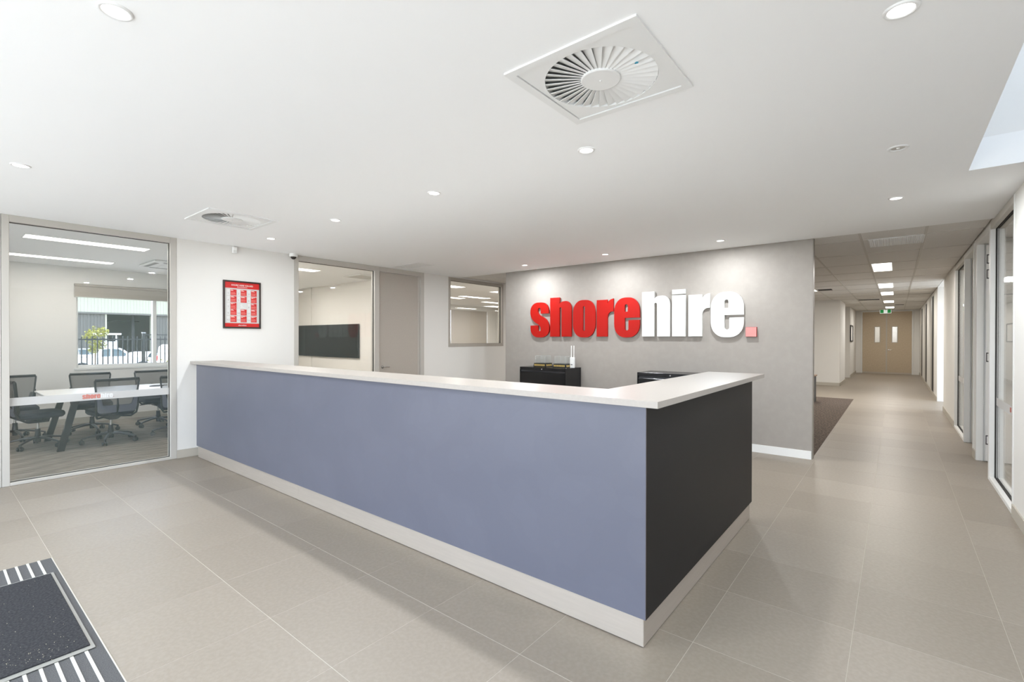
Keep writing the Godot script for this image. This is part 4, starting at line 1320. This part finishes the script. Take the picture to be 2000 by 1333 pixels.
func make_chair() -> Node3D:
	# faces -z; back at +z
	var t := thing("office_chair", "", "chair")
	for i in 5:
		var an := TAU * (i + 0.5) / 5.0 + 0.15
		var d := Vector3(sin(an), 0, cos(an))
		var k := B.new()
		k.tube([d * 0.02 + Vector3(0, 0.125, 0), d * 0.12 + Vector3(0, 0.12, 0), d * 0.24 + Vector3(0, 0.098, 0), d * 0.31 + Vector3(0, 0.078, 0)], 0.024, 0.017, 8, false, Vector3.UP, Transform3D.IDENTITY, 0.7)
		obj("base_arm", k, M.base_grey, t)
		var c := B.new()
		var sd := d.cross(Vector3.UP)
		for s in [-1.0, 1.0]:
			c.lathe([[0.0, -0.010], [0.026, -0.010], [0.029, -0.006], [0.029, 0.006], [0.026, 0.010], [0.0, 0.010]], Transform3D(Basis(d, sd, d.cross(sd)), d * 0.31 + Vector3(0, 0.029, 0) + sd * 0.017 * s), 14)
		c.tube([d * 0.31 + Vector3(0, 0.082, 0), d * 0.31 + Vector3(0, 0.035, 0)], 0.013, 0.013, 8)
		obj("castor", c, M.chair_black, t)
	var col := B.new()
	col.lathe([[0.0, 0.06], [0.030, 0.06], [0.034, 0.15], [0.028, 0.20], [0.028, 0.24]], Transform3D.IDENTITY, 18)
	obj("column_sleeve", col, M.chair_black, t)
	var rod := B.new()
	rod.lathe([[0.014, 0.24], [0.014, 0.34]], Transform3D.IDENTITY, 14)
	obj("gas_rod", rod, M.chrome, t)
	var me := B.new()
	me.prism(rp([[-0.05, 0.0, 0.02], [0.05, 0.0, 0.02], [0.13, 0.075], [-0.13, 0.075]]), -0.10, 0.10, Transform3D(Basis(), Vector3(0, 0.325, 0)))
	me.tube([Vector3(0.10, 0.375, -0.02), Vector3(0.27, 0.365, -0.04)], 0.007, 0.007, 6)
	obj("tilt_mechanism", me, M.chair_black, t)
	var st := B.new()
	var pts := rr(-0.24, -0.24, 0.24, 0.22, 0.09)
	var prof := [[0.92, 0.400], [1.0, 0.425], [1.0, 0.455], [0.95, 0.478]]
	for i in prof.size() - 1:
		for k in pts.size():
			var p := pts[k]
			var q := pts[(k + 1) % pts.size()]
			var A := Vector3(p.x * prof[i][0], prof[i][1], p.y * prof[i][0])
			var Bq := Vector3(q.x * prof[i][0], prof[i][1], q.y * prof[i][0])
			var C := Vector3(q.x * prof[i + 1][0], prof[i + 1][1], q.y * prof[i + 1][0])
			var D := Vector3(p.x * prof[i + 1][0], prof[i + 1][1], p.y * prof[i + 1][0])
			st.quad(A, Bq, C, D, (A + C) * Vector3(1, 0, 1))
	var capt := []
	var capb := []
	for p in pts:
		capt.append(Vector3(p.x * 0.95, 0.478, p.y * 0.95))
		capb.append(Vector3(p.x * 0.92, 0.400, p.y * 0.92))
	st.face(capt, Vector3.UP)
	st.face(capb, Vector3.DOWN)
	obj("seat", st, M.seat, t)
	# back: tapered frame with mesh stretched in it, padded band at the bottom
	var lean := Transform3D(Basis(Vector3.RIGHT, deg_to_rad(7)), Vector3(0, 0.50, 0.225))
	var fo := rp([[-0.205, -0.02, 0.05], [0.205, -0.02, 0.05], [0.25, 0.41, 0.03], [-0.25, 0.41, 0.03]], 4)
	var path := []
	for p in fo: path.append(Vector3(p.x, p.y, 0.018 * (1.0 - pow(p.x / 0.25, 2.0))))
	var bf := B.new()
	bf.tube(path, 0.011, 0.019, 8, true, Vector3.BACK, lean)
	bf.tube([Vector3(-0.245, 0.405, 0.002), Vector3(-0.12, 0.405, 0.016), Vector3(0.0, 0.405, 0.02), Vector3(0.12, 0.405, 0.016), Vector3(0.245, 0.405, 0.002)], 0.012, 0.021, 8, false, Vector3.UP, lean)
	obj("back_frame", bf, M.chair_black, t)
	var bm := B.new()
	var nx := 8
	var ny := 6
	for i in nx:
		for j in ny:
			var q := []
			for e in [[i, j], [i + 1, j], [i + 1, j + 1], [i, j + 1]]:
				var fy: float = float(e[1]) / ny
				var hwid := lerpf(0.205, 0.245, fy)
				var x: float = (float(e[0]) / nx * 2.0 - 1.0) * hwid
				q.append(lean * Vector3(x, fy * 0.40, 0.018 * (1.0 - pow(x / 0.25, 2.0))))
			bm.quad(q[0], q[1], q[2], q[3], lean.basis * Vector3.BACK)
	obj("back_mesh", bm, M.mesh, t)
	var pad := B.new()
	pad.prism(rp([[-0.215, -0.05, 0.04], [0.215, -0.05, 0.04], [0.228, 0.16], [0.185, 0.16], [0.16, 0.05, 0.03], [-0.16, 0.05, 0.03], [-0.185, 0.16], [-0.228, 0.16]]), 0.022, 0.045, lean)
	obj("lumbar_pad", pad, M.grey_cloth, t)
	var sp := B.new()
	for s in [-1.0, 1.0]:
		sp.tube([lean * Vector3(s * 0.235, 0.20, 0.02), Vector3(s * 0.235, 0.52, 0.27), Vector3(s * 0.225, 0.42, 0.235), Vector3(s * 0.19, 0.365, 0.15), Vector3(s * 0.09, 0.365, 0.04)], 0.013, 0.013, 8)
	sp.tube([Vector3(-0.12, 0.40, 0.14), Vector3(0.0, 0.43, 0.26), lean * Vector3(0.0, 0.05, 0.05), lean * Vector3(0.0, 0.20, 0.035)], 0.014, 0.010, 8)
	obj("back_support", sp, M.chair_black, t)
	return t

func build_meeting_furniture() -> void:
	# table
	var t := thing("meeting_table", "long white meeting table on splayed black legs behind the glass", "table", Vector3(-8.96, 0, -2.0))
	part_box("tabletop", Vector3(-0.62, 0.695, -0.98), Vector3(0.62, 0.72, 0.98), M.table_white, t, 0.004)
	for sx in [-1.0, 1.0]:
		for sz in [-1.0, 1.0]:
			var k := B.new()
			var a := Vector3(sx * 0.50, 0.0, sz * 0.86)
			var b := Vector3(sx * 0.46, 0.66, sz * 0.70)
			var q := []
			for p in [a, b]:
				for e in [[-1, -1], [1, -1], [1, 1], [-1, 1]]: q.append(p + Vector3(e[0] * 0.028, 0, e[1] * 0.035))
			for i in 4: k.quad(q[i], q[(i + 1) % 4], q[4 + (i + 1) % 4], q[4 + i], (q[i] + q[(i + 1) % 4]) / 2 - a)
			k.face([q[0], q[1], q[2], q[3]], Vector3.DOWN)
			k.face([q[4], q[5], q[6], q[7]], Vector3.UP)
			obj("leg", k, M.black_metal, t)
	var fr := B.new()
	for s in [-1.0, 1.0]:
		fr.box(Vector3(-0.49, 0.64, s * 0.70 - 0.03), Vector3(0.49, 0.695, s * 0.70 + 0.03), 0.002)
		fr.box(Vector3(s * 0.46 - 0.02, 0.65, -0.70), Vector3(s * 0.46 + 0.02, 0.694, 0.70), 0.002)
	obj("under_frame", fr, M.black_metal, t)
	var hub := thing("cable_pod", "small low grey pod lying on the white meeting table", "cable hub", Vector3(-9.05, 0.72, -2.33))
	var hk := B.new()
	hk.lathe([[0.0, 0.018], [0.03, 0.018], [0.055, 0.012], [0.06, 0.0]], Transform3D(Basis().scaled(Vector3(1, 1, 1.6)), Vector3.ZERO), 20, true)
	obj("pod_shell", hk, M.grey_cloth, hub)
	var hc := B.new()
	hc.tube([Vector3(0.0, 0.012, -0.09), Vector3(-0.03, 0.006, -0.16), Vector3(-0.08, 0.005, -0.2), Vector3(-0.16, 0.005, -0.22)], 0.004, 0.004, 6)
	obj("cable", hc, M.black, hub)
	var c := make_chair()
	var g := "mesh back chairs round the meeting table"
	c.position = Vector3(-8.70, 0, -1.70)
	c.rotation.y = PI / 2 + 0.08
	c.set_meta("label", "black mesh chair nearest the glass in the middle, its back to the reception")
	c.set_meta("group", g)
	var c2 := dup(c, "office_chair", "black mesh chair across the table below the left end of the window", Vector3(-9.82, 0, -1.69), -PI / 2 - 0.1, g)
	var tg := B.new()
	tg.box(Vector3(-0.05, 0.23, 0.12), Vector3(0.02, 0.34, 0.123))
	obj("hang_tag", tg, M.plastic, c2)
	dup(c, "office_chair", "black mesh chair across the table below the right part of the window", Vector3(-9.78, 0, -2.54), -PI / 2 + 0.06, g)
	dup(c, "office_chair", "black mesh chair against the far wall at the left edge of the glass", Vector3(-9.95, 0, -0.86), -PI / 2, g)
	dup(c, "office_chair", "black mesh chair seen side on at the near end of the table", Vector3(-9.08, 0, -1.0), 0.12, g)
	dup(c, "office_chair", "black mesh chair half hidden by the right jamb of the glass wall", Vector3(-8.66, 0, -2.50), PI / 2 - 0.15, g)

func build_mat() -> void:
	# recessed entrance matting with aluminium bars, loose mat on top
	var t := thing("entrance_matting", "charcoal entrance matting with white aluminium bars set into the floor", "matting", Vector3(-3.2, 0, 0.34))
	var x0 := -1.20
	var x1 := 1.2
	var z0 := -0.886
	part_box("pile_bed", Vector3(x0, -0.0016, z0), Vector3(x1, 0.002, 0.87), M.mat_pile, t)
	var i := 0
	while i < 33:
		var z := -0.825 + i * 0.0512
		part_box("metal_bar", Vector3(x0, 0.0, z - 0.0065), Vector3(x1, 0.0045, z + 0.0065), M.bar, t, 0.001)
		i += 1
	part_box("edge_trim", Vector3(x0, 0.0, z0 - 0.004), Vector3(x1, 0.003, z0), M.bar, t)
	var m := thing("door_mat", "loose dark grey door mat with a light rubber edge lying on the striped matting", "mat", Vector3(-3.53, 0.0045, 0.38))
	part_box("mat_edge", Vector3(-0.575, 0.0, -0.90), Vector3(0.575, 0.004, 0.82), M.mat_edge, m, 0.002)
	part_box("mat_pile", Vector3(-0.552, 0.004, -0.885), Vector3(0.545, 0.010, 0.80), M.mat_dark, m, 0.002)
	var cr := B.new()
	for k in 240:
		var x := rng.randf_range(-0.5, 0.5)
		var zz := rng.randf_range(-0.86, 0.0)
		if k > 90:
			x = 0.42 + rng.randfn(0.0, 0.05)
			zz = -0.83 + rng.randf() * 0.55
			x -= zz * 0.02
		var s := rng.randf_range(0.0007, 0.0022)
		cr.box(Vector3(x, 0.0095, zz), Vector3(x + s * 1.6, 0.0095 + s, zz + s), 0.0, Transform3D.IDENTITY)
	var co := obj("grit", cr, paint(c8(176, 166, 140), 0.9), m)
	co.set_meta("kind", "stuff")

func wheel(parent: Node, at: Vector3, r: float) -> void:
	var xf := Transform3D(Basis(Vector3.BACK, PI / 2), at)
	var k := B.new()
	k.lathe([[r * 0.6, -0.11], [r * 0.92, -0.11], [r, -0.07], [r, 0.07], [r * 0.92, 0.11], [r * 0.6, 0.11]], xf, 28)
	var o := obj("wheel", k, M.tyre, parent)
	var h := B.new()
	h.lathe([[0.0, -0.095], [r * 0.62, -0.10]], xf, 20)
	h.lathe([[0.0, 0.095], [r * 0.62, 0.10]], xf, 20)
	obj("wheel_rim", h, M.rim, o)

# car along local z (front at -z), ground at y = 0; body and glass outlines are [z, y] lists seen from the side
func make_car(called: String, label: String, at: Vector3, turn: float, body: Array, house: Array, panes: Array, wz: Array, r: float, group: String, wide := 0.90) -> Node3D:
	var t := thing(called, label, "car", at, turn, group)
	var side := Transform3D(Basis(Vector3(0, 0, 1), Vector3(0, 1, 0), Vector3(-1, 0, 0)), Vector3.ZERO)
	var arches := []
	var outline := rp(body, 6)
	for z in wz:
		var ring := PackedVector2Array()
		for k in 20: ring.append(Vector2(z + cos(TAU * k / 20) * r * 1.14, r + sin(TAU * k / 20) * r * 1.14))
		arches.append(ring)
	var b := B.new()
	var res := [outline]
	for ring in arches:
		var nx := []
		for p in res: nx.append_array(Geometry2D.clip_polygons(p, ring))
		res = nx
	for p in res:
		if not Geometry2D.is_polygon_clockwise(p): b.prism(p, -wide, wide, side)
	obj("body", b, M.white_car, t)
	var h := B.new()
	h.prism(rp(house, 6), -wide + 0.12, wide - 0.12, side)
	obj("cabin", h, M.white_car, t)
	for p in panes:
		var g := B.new()
		g.prism(rp(p, 4), -wide + 0.105, wide - 0.105, side)
		obj("window", g, M.car_glass, t)
	for z in wz:
		for s in [-1.0, 1.0]: wheel(t, Vector3(s * (wide - 0.12), r, z), r)
	return t

func build_outdoors() -> void:
	var gy := -1.1
	wall("ground_yard", Vector3(-140, gy - 0.2, 60), Vector3(-11.3, gy, -80), M.asphalt, "grey yard outside the meeting room window", "ground")
	wall("ground_forecourt", Vector3(-6.96, -0.6, 60), Vector3(60, -0.06, EZ + 0.1), M.concrete, "pale concrete forecourt before the entrance", "ground")
	wall("ground_side", Vector3(2.25, -0.6, EZ + 0.1), Vector3(60, -0.32, -80), M.concrete, "pale concrete apron at the right of the building", "ground")
	# roof over everything
	var rf := B.new()
	rf.box(Vector3(-12.6, 3.0, 2.9), Vector3(LX - 0.1, 3.2, -28.4))
	rf.box(Vector3(LX - 0.1, 3.0, EZ + 0.15), Vector3(0.3, 3.2, -28.4))
	rf.box(Vector3(0.3, 3.0, -4.88), Vector3(4.5, 3.2, -11.4))
	rf.box(Vector3(0.3, 3.0, -11.4), Vector3(2.3, 3.2, -28.4))
	rf.box(Vector3(2.41, 3.0, EZ + 0.15), Vector3(4.5, 3.15, -4.88))
	rf.box(Vector3(0.3, 3.0, EZ + 0.15), Vector3(2.41, 3.2, -1.27))
	struct(obj("roof", rf, M.cladding), "flat roof over the building", "roof")
	var ow := B.new()
	ow.box(Vector3(LX - 0.2, -0.3, -18.3), Vector3(LX - 0.1, 3.0, -14.4))
	ow.box(Vector3(RX + 0.1, -0.3, -15.3), Vector3(RX + 0.2, 3.0, -26.0))
	struct(obj("wall_outer_skin", ow, M.cladding), "outer cladding of the building", "wall")
	# picket fence
	var f := thing("picket_fence", "black steel picket fence beyond the meeting room window", "fence", Vector3(-17.3, gy, -4.5))
	var pm := B.new()
	pm.box(Vector3(-0.0125, 0.0, -0.0125), Vector3(0.0125, 2.60, 0.0125))
	pm.quad(Vector3(-0.0125, 2.60, -0.0125), Vector3(0.0125, 2.60, -0.0125), Vector3(0, 2.65, 0), Vector3(0, 2.65, 0), Vector3.FORWARD)
	pm.quad(Vector3(-0.0125, 2.60, 0.0125), Vector3(0.0125, 2.60, 0.0125), Vector3(0, 2.65, 0), Vector3(0, 2.65, 0), Vector3.BACK)
	pm.quad(Vector3(0.0125, 2.60, -0.0125), Vector3(0.0125, 2.60, 0.0125), Vector3(0, 2.65, 0), Vector3(0, 2.65, 0), Vector3.RIGHT)
	pm.quad(Vector3(-0.0125, 2.60, -0.0125), Vector3(-0.0125, 2.60, 0.0125), Vector3(0, 2.65, 0), Vector3(0, 2.65, 0), Vector3.LEFT)
	var pmesh := pm.mesh()
	for i in 42:
		var o := obj("picket", pmesh, M.fence, f)
		o.position.z = 2.3 - i * 0.112
	for y in [2.52, 2.62, 0.25]:
		if y == 2.62: continue
		part_box("rail", Vector3(-0.02, y, -2.6), Vector3(0.02, y + 0.04, 2.6), M.fence, f)
	part_box("top_rail_far", Vector3(-0.02, 2.66, -2.6), Vector3(0.0, 2.69, 0.3), M.fence, f)
	for z in [0.36, -2.5, 2.5]:
		part_box("fence_post", Vector3(-0.035, 0.0, z - 0.035), Vector3(0.035, 2.72, z + 0.035), M.fence, f)
		part_box("post_cap", Vector3(-0.045, 2.72, z - 0.045), Vector3(0.045, 2.75, z + 0.045), M.rim, f)
	# warehouse opposite
	var w := thing("warehouse", "grey corrugated warehouse with cream band and dark open bay across the yard", "building", Vector3(-60, gy, -12))
	var top := 6.55
	var bay0 := 0.70
	var bay1 := -3.07
	var ribs := B.new()
	ribs.box(Vector3(-0.4, 0, bay0), Vector3(0.0, 5.03, 18))
	ribs.box(Vector3(-0.4, 0, -18), Vector3(0.0, 5.03, bay1))
	obj("cladding", ribs, M.cladding, w)
	var rb := B.new()
	var z := 18.0
	while z > -18.0:
		if z > bay0 + 0.1 or z < bay1 - 0.1: rb.box(Vector3(0.0, 0, z), Vector3(0.05, 5.03, z - 0.10), 0.01)
		z -= 0.25
	obj("cladding_ribs", rb, M.cladding, w)
	part_box("cream_band", Vector3(-0.4, 5.03, -18), Vector3(0.2, top, 18), M.cream_cladding, w)
	var cb := B.new()
	z = 18.0
	while z > -18.0:
		cb.box(Vector3(0.2, 5.06, z), Vector3(0.24, top, z - 0.08), 0.008)
		z -= 0.25
	obj("band_ribs", cb, M.cream_cladding, w)
	part_box("band_trim", Vector3(0.0, 4.9, -18), Vector3(0.26, 5.06, 18), M.cladding, w)
	part_box("gutter", Vector3(-0.1, top, -18), Vector3(0.35, top + 0.12, 10.0), M.tee, w)
	part_box("bay_jamb", Vector3(-0.4, 0, bay0), Vector3(0.1, 4.9, bay0 - 0.12), M.cream_cladding, w)
	part_box("bay_jamb", Vector3(-0.4, 0, bay1 + 0.1), Vector3(0.1, 4.9, bay1), M.cream_cladding, w)
	var by := B.new()
	by.box(Vector3(-14.0, 0, 6.0), Vector3(-13.8, 5.5, -9.0))
	by.box(Vector3(-14.0, 0, 6.0), Vector3(-0.4, 5.5, 6.1))
	by.box(Vector3(-14.0, 0, -9.0), Vector3(-0.4, 5.5, -9.1))
	by.box(Vector3(-14.0, 5.4, 6.0), Vector3(-0.4, 5.5, -9.0))
	obj("bay_lining", by, M.dark_bay, w)
	part_box("bay_post", Vector3(-2.0, 0, -1.75), Vector3(-1.7, 5.0, -2.0), M.fence, w)
	part_box("bay_beam", Vector3(-4.7, 4.35, bay0), Vector3(-4.6, 4.42, bay1), M.fence, w)
	# grey louvred kiosk
	var k := thing("louvred_kiosk", "pale grey louvred kiosk with flat canopy behind the fence", "kiosk", Vector3(-52, gy, -9.8))
	part_box("kiosk_body", Vector3(-0.7, 0, -0.7), Vector3(0.7, 2.3, 0.7), M.rim, k, 0.01)
	for i in 14: part_box("louvre", Vector3(0.7, 0.3 + i * 0.14, -0.62), Vector3(0.76, 0.36 + i * 0.14, 0.62), M.plastic, k)
	part_box("canopy", Vector3(-0.9, 2.85, -0.9), Vector3(0.9, 2.98, 0.75), M.plastic, k, 0.01)
	for s in [-0.6, 0.6]: part_box("canopy_post", Vector3(0.6, 2.3, s - 0.04), Vector3(0.68, 2.85, s + 0.04), M.tee, k)
	# cars; front towards -z
	var g := "white cars parked in the yard"
	var ute_body := [[-2.62, 0.42], [2.55, 0.46], [2.6, 1.06, 0.06], [0.75, 1.08], [-1.05, 1.05], [-2.25, 0.98, 0.35], [-2.68, 0.78, 0.18]]
	var ute_house := [[0.80, 1.02], [0.78, 1.66, 0.1], [0.0, 1.76, 0.25], [-0.45, 1.66, 0.2], [-1.15, 1.05]]
	var ute_panes := [[[0.62, 1.12], [0.60, 1.58, 0.06], [0.16, 1.64, 0.04], [0.16, 1.12]], [[0.08, 1.12], [0.08, 1.64, 0.04], [-0.36, 1.58, 0.08], [-0.86, 1.12]]]
	var ute := make_car("utility_truck", "white pickup parked side on directly behind the fence", Vector3(-42, gy + 0.22, -8.2), 0.0, ute_body, ute_house, ute_panes, [-1.60, 1.60], 0.36, g)
	var tray := B.new()
	tray.box(Vector3(-0.8, 1.08, 0.9), Vector3(0.8, 1.12, 2.55))
	for zz in [0.95, 1.75, 2.5]: tray.tube([Vector3(-0.78, 1.05, zz), Vector3(-0.74, 1.62, zz), Vector3(0.74, 1.62, zz), Vector3(0.78, 1.05, zz)], 0.025, 0.025, 6)
	for s in [-1.0, 1.0]: tray.box(Vector3(s * 0.76, 1.6, 0.92), Vector3(s * 0.72, 1.66, 2.54))
	obj("ladder_rack", tray, M.rim, ute)
	var mir := B.new()
	mir.box(Vector3(0.86, 1.08, -0.72), Vector3(1.06, 1.24, -0.64), 0.03)
	obj("side_mirror", mir, M.white_car, ute)
	var hatch_body := [[-2.05, 0.35], [2.05, 0.35], [2.1, 0.95, 0.1], [0.9, 1.0], [-0.9, 0.98], [-1.8, 0.86, 0.3], [-2.12, 0.65, 0.15]]
	var hatch_house := [[2.0, 0.92], [1.55, 1.42, 0.25], [0.3, 1.54, 0.5], [-0.35, 1.44, 0.3], [-1.15, 0.95]]
	var hatch_panes := [[[1.45, 1.0], [1.2, 1.38, 0.1], [0.35, 1.42, 0.05], [0.35, 1.0]], [[0.27, 1.0], [0.27, 1.42, 0.05], [-0.25, 1.36, 0.1], [-0.85, 1.0]]]
	make_car("hatchback", "white rounded car behind the bonnet of the pickup", Vector3(-47, gy, -11.6), 0.9, hatch_body, hatch_house, hatch_panes, [-1.28, 1.28], 0.31, g, 0.86)
	make_car("hatchback", "white car half hidden behind the rear of the pickup", Vector3(-48, gy + 0.35, -7.4), 0.2, hatch_body, hatch_house, hatch_panes, [-1.28, 1.28], 0.31, g, 0.86)
	var van_body := [[-2.2, 0.4], [2.2, 0.4], [2.25, 1.2, 0.1], [-1.2, 1.2], [-2.1, 1.1, 0.3], [-2.3, 0.8, 0.15]]
	var van_house := [[2.22, 1.15], [2.1, 2.1, 0.2], [-0.2, 2.16, 0.3], [-1.3, 1.15]]
	var van_panes := [[[1.9, 1.3], [1.85, 1.95, 0.08], [0.6, 1.98, 0.05], [0.6, 1.3]], [[0.5, 1.3], [0.5, 1.98, 0.05], [-0.2, 1.92, 0.1], [-0.8, 1.3]]]
	var van := make_car("wagon", "white tall wagon with a red tail light at the right edge of the window", Vector3(-28.5, gy + 0.15, -9.75), 0.15, van_body, van_house, van_panes, [-1.4, 1.4], 0.36, g)
	for s in [-1.0, 1.0]:
		part_box("tail_light", Vector3(s * 0.90, 1.28, 2.14), Vector3(s * 0.70, 1.55, 2.26), M.taillight, van, 0.03)
	# young tree
	var tr := thing("young_tree", "small yellow green leafy tree beyond the fence", "tree", Vector3(-34, gy, -6.0))
	var tk := B.new()
	tk.tube([Vector3(0, 0, 0), Vector3(0.03, 1.0, 0.02), Vector3(0, 1.9, 0), Vector3(0.02, 2.6, 0.05)], 0.05, 0.05, 8, false, Vector3.UP, Transform3D.IDENTITY, 0.5)
	obj("trunk", tk, M.trunk, tr)
	var lf := B.new()
	for cl in [[0.0, 2.85, 0.0, 0.40], [0.1, 2.65, 0.32, 0.30], [0.0, 2.9, -0.28, 0.30], [0.1, 2.35, 0.0, 0.34], [-0.1, 2.2, -0.22, 0.26], [0.1, 1.95, 0.12, 0.24]]:
		for i in 170:
			var d: Vector3 = Vector3(rng.randfn(), rng.randfn(), rng.randfn()).normalized() * cl[3] * pow(rng.randf(), 0.4)
			var p: Vector3 = Vector3(cl[0], cl[1], cl[2]) + d
			var u := Vector3(rng.randfn(), rng.randfn() * 0.5, rng.randfn()).normalized() * 0.07
			var s := u.cross(Vector3(rng.randfn(), rng.randfn(), rng.randfn())).normalized() * 0.03
			var nr := u.cross(s).normalized()
			lf.face([p - u, p - s, p + u, p + s], nr)
	var leaf := obj("foliage", lf, M.leaf, tr)
	leaf.set_meta("kind", "stuff")
	var hd := thing("low_shrub", "low yellow green shrub at the foot of the wagon", "shrub", Vector3(-22, gy, -6.05))
	var sk := B.new()
	for i in 900:
		var d := Vector3(rng.randfn() * 0.25, absf(rng.randfn()) * 0.42, rng.randfn() * 0.5)
		var p := d + Vector3(0, 0.75, 0)
		var u := Vector3(rng.randfn(), rng.randfn(), rng.randfn()).normalized() * 0.07
		var s := u.cross(Vector3(rng.randfn(), rng.randfn(), rng.randfn())).normalized() * 0.03
		sk.face([p - u, p - s, p + u, p + s], u.cross(s).normalized())
	var so := obj("foliage", sk, M.leaf, hd)
	so.set_meta("kind", "stuff")
	var tk2 := B.new()
	for i in 7: tk2.tube([Vector3(0, 0, -0.5 + i * 0.16), Vector3(0.05, 0.9, -0.6 + i * 0.2)], 0.015, 0.015, 5)
	obj("stems", tk2, M.trunk, hd)
